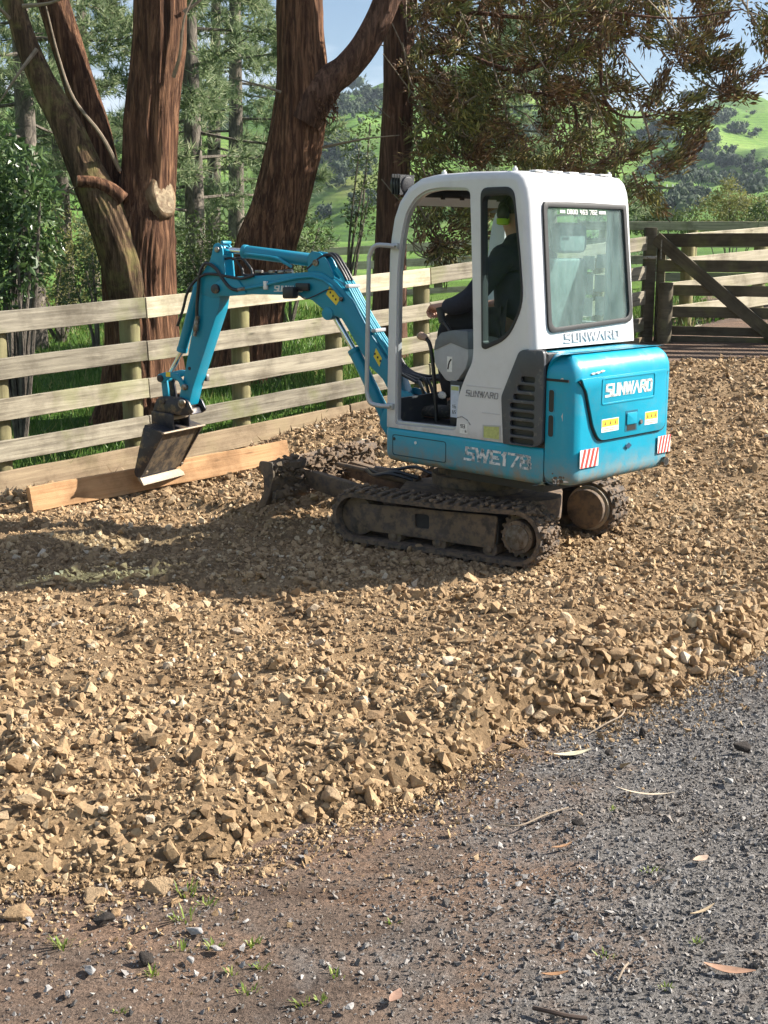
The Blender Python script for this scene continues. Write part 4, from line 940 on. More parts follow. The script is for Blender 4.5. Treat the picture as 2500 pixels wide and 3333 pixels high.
# ------------------------------------------------------------------ undercarriage
UG = R(11.8)
def uf(u, v, w): return (u * math.cos(UG) - v * math.sin(UG), u * math.sin(UG) + v * math.cos(UG), w)
URM = Matrix.Rotation(UG, 3, 'Z')
def build_tracks():
    sc, ic, rs, ri, wb = (-.56, .232), (.55, .222), .150, .140, .062
    # belt centre line
    def loop(off):
        pts = []
        top0 = (sc[1] + rs + off); a0 = 90
        for k in range(13): t = R(90 + 180 * k / 12); pts.append((sc[0] + (rs + off) * math.cos(t), sc[1] + (rs + off) * math.sin(t)))
        for k in range(1, 8): f = k / 8; pts.append((sc[0] + (ic[0] - sc[0]) * f, (sc[1] - rs - off) * (1 - f) + (ic[1] - ri - off) * f))
        for k in range(13): t = R(-90 + 180 * k / 12); pts.append((ic[0] + (ri + off) * math.cos(t), ic[1] + (ri + off) * math.sin(t)))
        for k in range(1, 8): f = k / 8; pts.append((ic[0] + (sc[0] - ic[0]) * f, (ic[1] + ri + off) * (1 - f) + (sc[1] + rs + off) * f - .012 * math.sin(math.pi * f)))
        return pts
    lug = MB(); lug.box((0, 0, 0), (.036, .218, .022)); lugm = lug.mesh('lug', MUDR, bevel=.006)
    clods = [MB() for _ in range(3)]
    for sgn in (1, -1):
        v0, v1 = sgn * .395, sgn * .625
        o_, i_ = loop(.012), loop(-.014)
        rows = [[uf(a, v0, b) for a, b in o_], [uf(a, v1, b) for a, b in o_], [uf(a, v1, b) for a, b in i_], [uf(a, v0, b) for a, b in i_], [uf(a, v0, b) for a, b in o_]]
        mb = MB(); mb.grid(rows, True); tr = mb.build('track', MUDR, EXC, smooth=50)
        tr['label'] = 'muddy rubber crawler track'
        # lugs spaced along the loop
        pts = loop(.020); seg = [Vector(p) for p in pts] + [Vector(pts[0])]; L_ = [0]
        for a, b in zip(seg[:-1], seg[1:]): L_.append(L_[-1] + (b - a).length)
        nl = 42
        for k in range(nl):
            d = L_[-1] * k / nl; j = max(i for i in range(len(L_) - 1) if L_[i] <= d); f = (d - L_[j]) / max(1e-6, L_[j + 1] - L_[j]); p = seg[j].lerp(seg[j + 1], f); dr = (seg[j + 1] - seg[j]).normalized()
            o = link_mesh('lug', lugm, tr, uf(p.x, sgn * .51, p.y)); ang = math.atan2(dr.y, dr.x)
            o.rotation_euler = (URM.to_4x4() @ Matrix.Rotation(-ang, 4, 'Y')).to_euler()
        # side frame
        vo = sgn * .575; vi = sgn * .43
        q = MB(); fr = lambda a, b, t: uf(a, t, b)
        hole = rrect(.135, .035, .200, .288, .018)
        plate_holes(q, round_poly([(.592, .275), (.60, .165), (.57, .142), (-.40, .140), (-.42, .335), (.55, .305)], [.03, .03, .02, .02, .02, .03], 4), [hole], fr, vo, sgn * .560)
        sf = q.build('track_frame', MUD, EXC, bevel=.004)
        q = MB(); q.prism(round_poly([(.57, .27), (.57, .16), (-.42, .155), (-.42, .32)], .03), fr, vi, sgn * .559); q.build('frame_core', simple('frame_dark', (.03, .027, .025), .9), sf)
        for (u, w) in ((.283, .128), (-.03, .128), (-.37, .132)):
            q = MB(); q.cyl(uf(u, vi, w), uf(u, sgn * .568, w), .048, n=18); q.cyl(uf(u, sgn * .568, w), uf(u, sgn * .585, w), .020, n=10); q.build('track_roller', MUD, EXC, bevel=.005)
        # idler and sprocket
        q = MB(); q.cyl(uf(ic[0], vi, ic[1]), uf(ic[0], sgn * .565, ic[1]), .12, n=28); q.build('idler', MUD, EXC, bevel=.006)
        q = MB()
        n = 19; out = []
        for k in range(n * 4): t = 2 * math.pi * k / (n * 4); rr = .138 if k % 4 in (0, 1) else .118; out.append((sc[0] + rr * math.cos(t), sc[1] + rr * math.sin(t)))
        q.prism(out, fr, sgn * .49, sgn * .535); sp = q.build('sprocket', MUD, EXC)
        q = MB(); q.cyl(uf(sc[0], sgn * .535, sc[1]), uf(sc[0], sgn * .597, sc[1]), .098, n=30); q.build('final_drive_cover', MUD, sp, bevel=.006)
        q = MB(); q.cyl(uf(sc[0], sgn * .597, sc[1]), uf(sc[0], sgn * .604, sc[1]), .074, n=30); q.build('cover_plate', metal('cover_steel', (.20, .18, .165), .6, (.12, .09, .065), .5), sp, bevel=.003)
        for k in range(6):
            t = k * math.pi / 3; q = MB(); q.cyl(uf(sc[0] + .083 * math.cos(t), sgn * .597, sc[1] + .083 * math.sin(t)), uf(sc[0] + .083 * math.cos(t), sgn * .605, sc[1] + .083 * math.sin(t)), .008, n=8); q.build('cover_bolt', MUD, sp)
        q = MB(); q.cyl(uf(sc[0], sgn * .33, sc[1]), uf(sc[0], sgn * .49, sc[1]), .125, n=30); q.build('drive_motor', MUD, sp, bevel=.01)
        q = MB(); q.cyl(uf(sc[0], sgn * .375, sc[1]), uf(sc[0], sgn * .400, sc[1]), .142, n=36); q.build('motor_flange', LIP, sp, bevel=.003)
    # mud clods caked on tracks
    r_ = random.Random(3); q = MB()
    for k in range(900):
        sgn = r_.choice((1, 1, -1)); pts = loop(.03); p = pts[r_.randrange(len(pts))]; p2 = pts[(pts.index(p) + 1) % len(pts)]; f = r_.random()
        a = p[0] * (1 - f) + p2[0] * f; b = p[1] * (1 - f) + p2[1] * f
        if b < .11: continue
        V, F = HULLS[r_.randrange(10)]; s = r_.uniform(.007, .022)
        c = Vector(uf(a, sgn * r_.uniform(.40, .62), b))
        q.add([c + Vector(v) * s for v in V], [tuple(f_) for f_ in F])
    o = q.build('caked_mud', CLOD, EXC, smooth=0); o['kind'] = 'stuff'
    # centre frame and blade
    q = MB(); q.prism(round_poly([(.42, .30), (-.42, .30), (-.55, 0), (-.42, -.30), (.42, -.30), (.55, 0)], .05), lambda a, b, t: uf(a, b, t), .22, .36)
    for u in (.3, -.3): q.box(uf(u, 0, .245), (.12, .86, .10), URM)
    q.build('centre_frame', MUD, EXC, bevel=.01)
    for v in (.23, -.23):
        q = MB(); q.prism(round_poly([(.45, .20), (.50, .30), (1.15, .40), (1.20, .30), (.80, .21)], .03), lambda a, b, t: uf(a, t, b), v - .03, v + .03); q.build('blade_arm', MUD, EXC, bevel=.006)
    q = MB(); q.tube([uf(.46, 0, .36), uf(.80, 0, .385)], .038, 14); q.tube([uf(.80, 0, .385), uf(1.10, 0, .41)], .018, 12); q.build('blade_cylinder', MUD, EXC)
    for k, v in enumerate((.10, -.08, .17)):
        q = MB(); q.tube(smooth_path([uf(.40, v, .40), uf(.55, v * 1.2, .43), uf(.70, v, .40), uf(.82, v * .4, .41)], 5), .012, 8); q.build('blade_hose', HOSE, EXC)
    prof = [(1.235, .500), (1.205, .44), (1.195, .37), (1.205, .30), (1.24, .235), (1.265, .205), (1.285, .215), (1.255, .25), (1.222, .31), (1.212, .37), (1.222, .435), (1.255, .492)]
    q = MB(); q.prism(prof, lambda a, b, t: uf(a, t, b), -.60, .60); bl = q.build('dozer_blade', MUD, EXC, bevel=.004)
    q = MB(); q.prism(round_poly([(1.175, .505), (1.275, .505), (1.285, .46), (1.245, .40), (1.245, .31), (1.295, .215), (1.28, .19), (1.235, .22), (1.190, .32), (1.165, .42)], .015, 3), lambda a, b, t: uf(a, t, b), .60, .618); q.build('blade_end_plate', MUD, bl, bevel=.004)
    for w in (.455, .285):
        q = MB(); q.box(uf(1.185, 0, w), (.035, 1.18, .05), URM); q.build('blade_rib', MUD, bl, bevel=.006)
    q = MB()
    for k in range(400):
        V, F = HULLS[r_.randrange(10)]; s = r_.uniform(.008, .032); v = r_.uniform(-.6, .6)
        c = Vector(uf(1.19 + r_.uniform(-.045, .02), v, r_.choice((.49, .46, .42, .37, .31, .26)) + r_.uniform(-.025, .03)))
        q.add([c + Vector(p) * s for p in V], [tuple(f_) for f_ in F])
    o = q.build('caked_mud', CLOD, EXC, smooth=0); o['kind'] = 'stuff'
build_tracks()

# ------------------------------------------------------------------ cab interior
def build_interior():
    # seat
    se = MB(); se.box((-.26, -.06, 1.30), (.46, .46, .11)); st = se.build('seat', SEATF, EXC, bevel=.035, seg=3)
    q = MB(); q.prism(round_poly([(-.30, 1.36), (.14, 1.36), (.11, 1.70), (.07, 1.78), (-.23, 1.78), (-.27, 1.70)], .05, 4), lambda a, b, t: (-.47 - (b - 1.36) * .16 + t, a, b), -.05, .05); q.build('seat_back', SEATF, st, bevel=.02, seg=3)
    q = MB(); q.prism(round_poly([(-.22, 1.81), (.06, 1.81), (.05, 1.98), (-.21, 1.98)], .05, 4), lambda a, b, t: (-.56 + t, a, b), -.035, .035); q.build('headrest', SEATF, st, bevel=.02, seg=3)
    q = MB(); q.box((-.27, -.10, 1.02), (.36, .40, .46)); q.build('seat_base', BLACKP, st, bevel=.01)
    # left console pod
    pod = round_poly([(.035, 1.300), (-.015, 1.345), (-.12, 1.366), (-.215, 1.362), (-.225, 1.22), (-.205, 1.15), (-.135, 1.07), (-.055, 1.07), (.035, 1.155), (.05, 1.24)], .02, 3)
    q = MB(); q.prism(pod, lambda a, b, t: (a, t, b), .26, .40); pc = q.build('console_pod', PODL, EXC, bevel=.012)
    q = MB(); q.prism(round_poly([(.04, 1.245), (.03, 1.305), (-.015, 1.350), (-.12, 1.371), (-.22, 1.366), (-.225, 1.262), (-.09, 1.296)], .008, 3), lambda a, b, t: (a, t, b), .255, .405); q.build('pod_top', PODD, pc, bevel=.010)
    q = MB(); q.prism([(-.062, 1.125), (-.102, 1.125), (-.102, 1.215), (-.062, 1.215)], lambda a, b, t: (a, .4005 + t, b), 0, .001); dl = q.build('phone_decal', STW, pc, smooth=0)
    q = MB(); q.tube([(-.070, .4022, 1.14), (-.074, .4022, 1.165), (-.082, .4022, 1.185), (-.095, .4022, 1.20)], .0045, 6); q.build('handset_mark', STK, dl)
    q = MB(); q.box((-.155, .355, .92), (.13, .10, .31)); sb = q.build('console_stand', BLACKP, EXC, bevel=.006)
    q = MB(); q.prism([(-.098, .86), (-.165, .86), (-.165, 1.05), (-.098, 1.05)], lambda a, b, t: (a, .4055 + t, b), 0, .001); ld = q.build('instruction_decal', simple('pale_blue_decal', (.52, .58, .68), .5, 0, .1, 40), sb, smooth=0)
    q = MB(); q.prism([(-.102, 1.02), (-.160, 1.02), (-.160, 1.044), (-.102, 1.044)], lambda a, b, t: (a, .4066 + t, b), 0, .0008); q.build('yellow_strip', STYG, ld, smooth=0)
    q = MB(); lettering(q, '65', lambda a, b, t: (a, .4066 + t, b), -.112, -.140, .882, .902, .003, 0, .0008); lettering(q, '16', lambda a, b, t: (a, .4066 + t, b), -.112, -.140, .915, .935, .003, 0, .0008); q.build('decal_digits', STK, ld, smooth=0)
    # joysticks and travel lever
    for v in (.30, -.42):
        q = MB(); q.tube([(.00, v, 1.35), (.07, v, 1.42)], .012, 8); q.tube([(.07, v, 1.40), (.09, v, 1.49)], [.022, .026], 10); q.build('joystick', BLACKP, EXC)
    q = MB(); q.tube(smooth_path([(.13, .28, .80), (.15, .28, 1.05), (.18, .28, 1.24), (.215, .28, 1.295), (.25, .28, 1.31)], 5), [.012] * 21, 8)
    lv = q.build('safety_lever', BLACKP, EXC)
    q = MB(); q.tube([(.215, .28, 1.296), (.235, .28, 1.306), (.265, .28, 1.312), (.285, .28, 1.308)], [.016, .022, .026, .016], 10); q.build('lever_grip', simple('tan_grip', (.42, .27, .20), .5), lv)
    for v in (-.02, -.10):
        q = MB(); q.tube([(.26, v, .79), (.20, v, 1.10), (.19, v, 1.28)], .010, 8); q.build('travel_lever', BLACKP, EXC)
    q = MB(); q.box((-.62, -.40, 1.70), (.02, .05, .9)); q.build('rear_pillar_trim', WHITE, EXC, bevel=.008)
build_interior()
# ================================================================== wood, bark, foliage materials
def wood_material(name, c0, c1, moss=.0, tint=.0, grain=(1.2, 26, 26)):
    m, nt, N, L, b = nodes_of(name)
    v = mapped(nt, grain, rnd=True); g = noise_tex(nt, v, 1.0, 8, .68, .6)
    c = ramp(nt, g, [(.28, c0), (.5, tuple((a + b_) / 2 for a, b_ in zip(c0, c1))), (.72, c1)])
    v2 = mapped(nt, (1, 1, 1), rnd=True); blot = noise_tex(nt, v2, 3.2, 7, .65)
    c = mix(nt, 1.0, c, ramp(nt, blot, [(.30, (.50, .48, .46)), (.52, (1, 1, 1)), (.75, (1.12, 1.12, 1.1))]), 'MULTIPLY')
    c = mix(nt, 1.0, c, ramp(nt, obj_rand(nt), [(0, (.80, .79, .76)), (.5, (1, 1, 1)), (1, (1.16, 1.14, 1.08))]), 'MULTIPLY')
    if moss:
        mo = noise_tex(nt, v2, 2.1, 6, .6); c = mix(nt, ramp(nt, mo, [(.52, (0, 0, 0)), (.70, (moss,) * 3)]), c, (.20, .22, .07))
    kn = N.new('ShaderNodeTexVoronoi'); kn.inputs['Scale'].default_value = 1.0; L.new(mapped(nt, (2.0, 9, 9), rnd=True), kn.inputs['Vector'])
    c = mix(nt, ramp(nt, kn.outputs['Distance'], [(.03, (.75, .75, .75)), (.11, (0, 0, 0))]), c, tuple(x * .42 for x in c0))
    L.new(c, b.inputs['Base Color']); b.inputs['Roughness'].default_value = .85; b.inputs['Specular IOR Level'].default_value = .25
    bump(nt, b, g, .8, .006); return m
RAILW = wood_material('weathered_pine_rail', (.12, .104, .080), (.43, .39, .31), .5)
RAILN = wood_material('newer_pine_rail', (.33, .29, .205), (.62, .565, .445), .3)
RAILB = wood_material('stained_bottom_rail', (.20, .145, .095), (.36, .28, .185), .15)
POSTW = wood_material('treated_round_post', (.13, .115, .060), (.29, .262, .140), .5, grain=(20, 20, 1.0))
GATEW = wood_material('dark_old_gate_wood', (.055, .047, .033), (.13, .112, .078), .4)
BEAMW = wood_material('orange_sawn_timber', (.33, .185, .09), (.50, .315, .175), 0, grain=(1.0, 40, 40))
def bark_material(name, c0, c1, lich=None, zs=2.4, xs=16, dep=.05):
    m, nt, N, L, b = nodes_of(name)
    v = mapped(nt, (xs, xs, zs)); g = noise_tex(nt, v, 1.0, 9, .7, .8); v2 = mapped(nt); f2 = noise_tex(nt, v2, 2.2, 6, .6)
    c = ramp(nt, g, [(.30, tuple(x * .40 for x in c0)), (.46, c0), (.66, c1)])
    c = mix(nt, 1.0, c, ramp(nt, f2, [(.3, (.72, .70, .68)), (.7, (1.25, 1.18, 1.1))]), 'MULTIPLY')
    if lich: c = mix(nt, ramp(nt, noise_tex(nt, v2, 4.5, 8, .7), [(.50, (0, 0, 0)), (.66, (.65, .65, .65))]), c, lich)
    L.new(c, b.inputs['Base Color']); b.inputs['Roughness'].default_value = .92; b.inputs['Specular IOR Level'].default_value = .2
    bump(nt, b, g, .9, dep); return m
BARK = bark_material('red_stringy_bark', (.078, .039, .024), (.29, .160, .094), zs=2.0, xs=26)
BARKM = bark_material('mossy_bark', (.08, .052, .033), (.25, .17, .10), (.22, .20, .07), 2.0, 24)
BARKP = bark_material('grey_pine_bark', (.105, .095, .085), (.24, .215, .185), zs=5, xs=13, dep=.03)
BARKC = bark_material('dark_cedar_bark', (.085, .048, .035), (.22, .128, .09), zs=2.0, xs=24)
TWIG = simple('dry_twig', (.23, .18, .13), .9, 0, .3, 20)
CUTW = simple('pale_cut_wood', (.29, .225, .14), .9, 0, .35, 14, .9, 25, dirt=(.15, .10, .06), dirt_amt=.50)
def leaf_material(name, stops, rough=.5, trans=.3, spec=.4, objvar=False):
    m, nt, N, L, b = nodes_of(name)
    c = ramp(nt, rand_island(nt), stops)
    n = noise_tex(nt, mapped(nt), .9, 4)
    c = mix(nt, 1.0, c, ramp(nt, n, [(.3, (.75, .78, .72)), (.7, (1.22, 1.2, 1.15))]), 'MULTIPLY')
    if objvar: c = mix(nt, 1.0, c, ramp(nt, obj_rand(nt), [(0, (.72, .78, .80)), (1, (1.2, 1.12, .95))]), 'MULTIPLY')
    L.new(c, b.inputs['Base Color']); b.inputs['Roughness'].default_value = rough; b.inputs['Specular IOR Level'].default_value = spec
    if trans:
        tr = N.new('ShaderNodeBsdfTranslucent'); L.new(c, tr.inputs[0]); ms = N.new('ShaderNodeMixShader'); ms.inputs[0].default_value = trans
        out = N['Material Output']; L.new(b.outputs[0], ms.inputs[1]); L.new(tr.outputs[0], ms.inputs[2]); L.new(ms.outputs[0], out.inputs[0])
    return m
PINEL = leaf_material('pine_needles', [(0, (.090, .135, .070)), (.5, (.185, .25, .130)), (.85, (.29, .345, .19)), (1, (.40, .40, .27))], .55, .45)
def cedar_leaf():
    m, nt, N, L, b = nodes_of('cedar_shoots')
    isl = rand_island(nt); br = ramp(nt, isl, [(0, (.060, .032, .018)), (.6, (.155, .086, .044)), (1, (.27, .155, .075))]); gr = ramp(nt, isl, [(0, (.055, .062, .022)), (.55, (.130, .142, .042)), (1, (.30, .27, .075))])
    f = ramp(nt, noise_tex(nt, mapped(nt), 2.6, 3, .6), [(.44, (0, 0, 0)), (.56, (1, 1, 1))]); c = mix(nt, f, br, gr)
    L.new(c, b.inputs['Base Color']); b.inputs['Roughness'].default_value = .65; b.inputs['Specular IOR Level'].default_value = .3; return m
CRYPL = cedar_leaf()
LAURL = leaf_material('glossy_laurel_leaf', [(0, (.035, .070, .024)), (.5, (.065, .12, .04)), (1, (.12, .18, .065))], .36, .3, .45)
WILLL = leaf_material('yellow_green_leaf', [(0, (.12, .13, .035)), (.5, (.20, .20, .06)), (1, (.30, .28, .11))], .6, .35)
SHRUBL = leaf_material('mid_green_leaf', [(0, (.045, .075, .025)), (.5, (.075, .115, .035)), (1, (.13, .16, .055))], .55, .3)
GRASSL = leaf_material('grass_blade', [(0, (.045, .105, .018)), (.5, (.085, .175, .030)), (.85, (.15, .235, .05)), (1, (.30, .27, .12))], .5, .35)
HILLT = leaf_material('hill_tree_leaf', [(0, (.028, .048, .028)), (.5, (.050, .078, .040)), (1, (.085, .115, .052))], .8, .1)

# ------------------------------------------------------------------ trunks with fluted bark
def trunk(name, pts, mat, parent, seed=0, n=56, rings=9, flute=.10, root=0.0):
    """pts: (x,y,z,r); ridged tube following them"""
    c = smooth_path([p[:3] for p in pts], rings); m = len(c)
    rr = np.interp(np.linspace(0, len(pts) - 1, m), range(len(pts)), [p[3] for p in pts])
    V = np.zeros((m, n, 3)); up = Vector((0, -1, 0)); L_ = 0
    th = np.linspace(0, 2 * np.pi, n, endpoint=False)
    for i in range(m):
        d = (c[min(i + 1, m - 1)] - c[max(i - 1, 0)]).normalized(); x = up.cross(d).normalized(); y = d.cross(x); up = y
        y = d.cross(x).normalized()
        if i: L_ += (c[i] - c[i - 1]).length
        rg = lambda a, b, s_: 1 - 2 * np.abs(vnoise(a, b, s_) - .5)
        f = 1 + flute * ((rg(th * 6.4 + 50 + .4 * np.sin(L_ * 2.1), np.full(n, L_ * 1.3 + seed * 7.1), seed) - .5) * .75 + (rg(th * 14 + 31 + .5 * np.sin(L_ * 2.1), np.full(n, L_ * 2.1 + seed * 3.1), seed + 3) - .5) * .45 + (vnoise(th * 2.2 + 20, np.full(n, L_ * 2.2 + seed), seed + 5) - .5) * .9 + (vnoise(th * 19 + 9, np.full(n, L_ * 3.0), seed + 9) - .5) * .45)
        w = np.clip((2 * np.pi - th) / .5, 0, 1); f = f * w + f[0] * (1 - w)
        if root: f = f + root * np.exp(-L_ / .35) * (1 + .6 * np.sin(th * 4 + seed))
        R_ = rr[i] * f
        V[i] = np.array(c[i]) + np.outer(np.cos(th) * R_, np.array(x)) + np.outer(np.sin(th) * R_, np.array(y))
    k = np.arange(n); k2 = (k + 1) % n; i = np.arange(m - 1)[:, None] * n
    F = np.stack([i + k, i + k2, i + n + k2, i + n + k], -1).reshape(-1, 4)
    V = V.reshape(-1, 3)
    me = np_mesh(name, V, F, mat, True)
    return link_mesh(name, me, parent)
def pxpath(rows, Y, dY=0.0):
    """rows: (px_centre, py, px_width[, dy]) in the photo at depth Y -> (x,y,z,r)"""
    out = []
    for r_ in rows:
        yy = Y + (r_[3] if len(r_) > 3 else 0); p = at(r_[0], r_[1], yy); out.append((p.x, p.y, p.z, r_[2] / FPX * yy / 2))
    return out
def twig(path, r, name='twig', parent=None, mat=None, n=6, sm=5):
    q = MB(); P = smooth_path(path, sm); m = len(P); q.tube(P, [max(.0015, r * (1 - .75 * i / m)) for i in range(m)], n); return q.build(name, mat or TWIG, parent)

def big_forked_tree():
    Y = 11.7; t = empty('cypress_tree', (at(462, 1330, Y).x, Y, gz(-2.2, Y)))
    tag(t, 'massive forked red-barked tree behind the left end of the fence', 'tree')
    off = Vector(t.location)
    def loc(ps): return [(p[0] - off.x, p[1] - off.y, p[2] - off.z, p[3]) for p in ps]
    base = loc(pxpath([(470, 1375, 270), (468, 1290, 245), (466, 1150, 225), (456, 1000, 222), (450, 860, 228), (455, 760, 215), (472, 660, 178), (485, 560, 165), (492, 400, 162), (506, 240, 158), (520, 100, 155), (522, -60, 152), (526, -420, 140), (530, -1000, 110)], Y))
    tr = trunk('trunk', base, BARK, t, 1, 150, 9, .11, .18)
    trunk('limb', loc(pxpath([(430, 1000, 130), (405, 860, 140), (362, 740, 135), (318, 640, 122), (268, 530, 104), (205, 390, 90), (140, 270, 76), (82, 130, 64), (40, 0, 58), (-20, -160, 52), (-160, -500, 40)], Y - .22)), BARKM, t, 2, 90, 7, .10)
    trunk('limb', loc(pxpath([(425, 860, 100), (370, 700, 120), (340, 600, 112), (310, 440, 98), (265, 300, 92), (215, 140, 92), (172, 0, 90), (130, -150, 86), (20, -600, 60)], Y + .18)), BARK, t, 3, 90, 7, .10)
    # sawn burl on the main stem
    c = Vector(loc(pxpath([(528, 640, 100)], Y - .16))[0][:3]); nrm = Vector((.72, -.66, .22)).normalized()
    q = MB(); rot = nrm.to_track_quat('Z', 'Y').to_matrix(); rows = []
    for j, (rr, zz) in enumerate(((.230, -.20), (.215, -.10), (.195, -.03), (.172, .020), (.150, .034), (.142, .037))):
        rows.append([c + rot @ Vector((rr * .78 * math.cos(a) * (1 + .12 * mnoise.noise(Vector((math.cos(a) * 2, math.sin(a) * 2, j * .3)))), rr * 1.12 * math.sin(a) * (1 + .14 * mnoise.noise(Vector((math.cos(a) * 2 + 5, math.sin(a) * 2, j * .3)))), zz)) for a in np.linspace(0, 2 * math.pi, 29)[:-1]])
    q.grid(rows, True); q.build('burl', bark_material('burl_bark', (.19, .125, .075), (.34, .25, .16), (.30, .27, .15), 5, 8), t)
    q = MB(); q.add([p + nrm * .002 for p in rows[-1]], [tuple(range(28))]); q.build('cut_face', CUTW, t, smooth=0)
    # broken stub and dead twigs
    stub = [Vector(p[:3]) for p in loc(pxpath([(400, 650, 30, -.28), (360, 615, 30, -.32), (310, 595, 30, -.36), (252, 590, 30, -.40)], Y))]
    q = MB(); q.tube(smooth_path(stub, 5), [.07, .068, .066, .064, .062, .06, .06, .058, .057, .056, .055, .054, .053, .052, .052, .05], 14); q.build('dead_stub', BARK, t)
    q = MB(); a, b = stub[-1], stub[-1] + (stub[-1] - stub[-2]).normalized() * .006; q.tube([a, b], .046, 14); q.build('stub_end', CUTW, t)
    twigs = [[(390, 555, -.2), (330, 440, -.4), (240, 320, -.5), (190, 180, -.5), (150, 20, -.5)], [(195, 640, -.3), (225, 620, -.3), (262, 600, -.3)], [(120, 640, 0), (200, 620, -.1), (265, 640, -.2)], [(598, 40, -.1), (640, 10, -.1), (700, -40, -.1)], [(565, 250, -.2), (585, 180, -.3), (600, 60, -.4), (640, -30, -.4)], [(120, 160, -.3), (60, 240, -.4), (0, 330, -.4)], [(75, 20, -.3), (160, 10, -.4), (240, -20, -.5)], [(30, 60, -.3), (0, 30, -.4), (-60, 0, -.5)]]
    for k, pts in enumerate(twigs):
        twig([Vector(at(x, y, Y + d)) - off for x, y, d in pts], .02 if k != 1 else .012, 'dead_branch', t)
    # strips of loose bark
    r_ = random.Random(5)
    for k in range(26):
        i = r_.randrange(0, 6); p = base[i]; a = r_.uniform(-.9, .5); d = Vector((math.sin(a) * -1 * -1, -math.cos(a), 0)); R_ = p[3] * 1.06; z = r_.uniform(-.3, .4)
        p0 = Vector(p[:3]) + d * R_ + Vector((0, 0, z)); q = MB(); w = r_.uniform(.006, .015)
        path = [p0 + Vector((r_.uniform(-.01, .01), 0, 0)) + d * (.012 + .02 * j * r_.random()) - Vector((0, 0, .06 * j)) for j in range(4)]
        q.tube(path, [.003, w, w, .003], 4, ry=.4); q.build('bark_strip', BARK, t)
    return t
big_forked_tree()
def leaning_tree():
    Y = 13.6; t = empty('cypress_tree', (at(812, 1240, Y).x, Y, gz(at(812, 1240, Y).x, Y)))
    tag(t, 'leaning red-barked tree behind the raised boom, forking high on its right', 'tree'); off = Vector(t.location)
    def loc(ps): return [(p[0] - off.x, p[1] - off.y, p[2] - off.z, p[3]) for p in ps]
    trunk('trunk', loc(pxpath([(800, 1290, 235), (805, 1180, 212), (818, 1050, 200), (838, 920, 190), (868, 800, 182), (905, 690, 172), (938, 570, 166), (962, 450, 164), (982, 330, 160), (985, 230, 152), (978, 120, 142), (976, 0, 137), (972, -150, 132), (960, -600, 110), (950, -1100, 80)], Y)), BARK, t, 11, 140, 9, .10, .15)
    trunk('limb', loc(pxpath([(990, 400, 110), (1035, 310, 110), (1075, 262, 92), (1125, 225, 84), (1180, 160, 82), (1228, 75, 82), (1268, -20, 80), (1330, -160, 76), (1420, -420, 60)], Y - .12)), BARKC, t, 12, 40, 8, .10)
    q = MB(); c = Vector(loc(pxpath([(1062, 330, 60)], Y - .25))[0][:3]); r_ = random.Random(8)
    for k in range(60):
        p = c + Vector((r_.uniform(-.12, .10), r_.uniform(-.06, .06), r_.uniform(-.16, .10))); q.tube([p, p + Vector((r_.uniform(-.03, .05), -.03, r_.uniform(-.06, .02))), p + Vector((r_.uniform(-.03, .06), -.05, r_.uniform(-.14, -.02)))], [.012, .008, .002], 4)
    q.build('frayed_bark', BARK, t)
    for pts in ([(1050, 480, -.1), (1120, 465, -.2), (1200, 450, -.3), (1300, 440, -.3)], [(915, 300, -.2), (870, 285, -.2), (800, 265, 0), (740, 250, .2)]):
        twig([Vector(at(x, y, Y + d)) - off for x, y, d in pts], .016, 'dead_branch', t)
leaning_tree()

# ------------------------------------------------------------------ shoots / needles generators
def spindles(P0, P1, rad, sides=3):
    """(n,3) start, end, radius -> thin double cones with a mid ring"""
    n = len(P0); D = P1 - P0; ln = np.linalg.norm(D, axis=1, keepdims=True); D = D / np.maximum(ln, 1e-6)
    A = np.cross(D, np.array([.31, .52, .79])); A /= np.maximum(np.linalg.norm(A, axis=1, keepdims=True), 1e-6); B = np.cross(D, A)
    mid = P0 * .55 + P1 * .45; ring = []
    for k in range(sides):
        a = 2 * np.pi * k / sides; ring.append(mid + (A * np.cos(a) + B * np.sin(a)) * rad[:, None])
    V = np.stack([P0] + ring + [P1], 1); m = sides + 2
    f = []
    for k in range(sides):
        k2 = (k + 1) % sides; f += [(0, 1 + k2, 1 + k), (m - 1, 1 + k, 1 + k2)]
    F = (np.array(f)[None] + (np.arange(n) * m)[:, None, None]).reshape(-1, 3)
    return V.reshape(-1, 3), F
def blades(P0, D, W, L, curl=.0):
    """single triangles: base P0, direction D, width vec W"""
    n = len(P0); V = np.stack([P0 - W, P0 + W, P0 + D * L[:, None]], 1); F = np.arange(n * 3).reshape(-1, 3); return V.reshape(-1, 3), F
def rnd_unit(n, g=rng): v = g.normal(size=(n, 3)); return v / np.linalg.norm(v, axis=1, keepdims=True)
def merge(parts):
    Vs, Fs, b = [], [], 0
    for V, F in parts: Vs.append(V); Fs.append(F + b); b += len(V)
    return np.vstack(Vs), np.vstack(Fs)

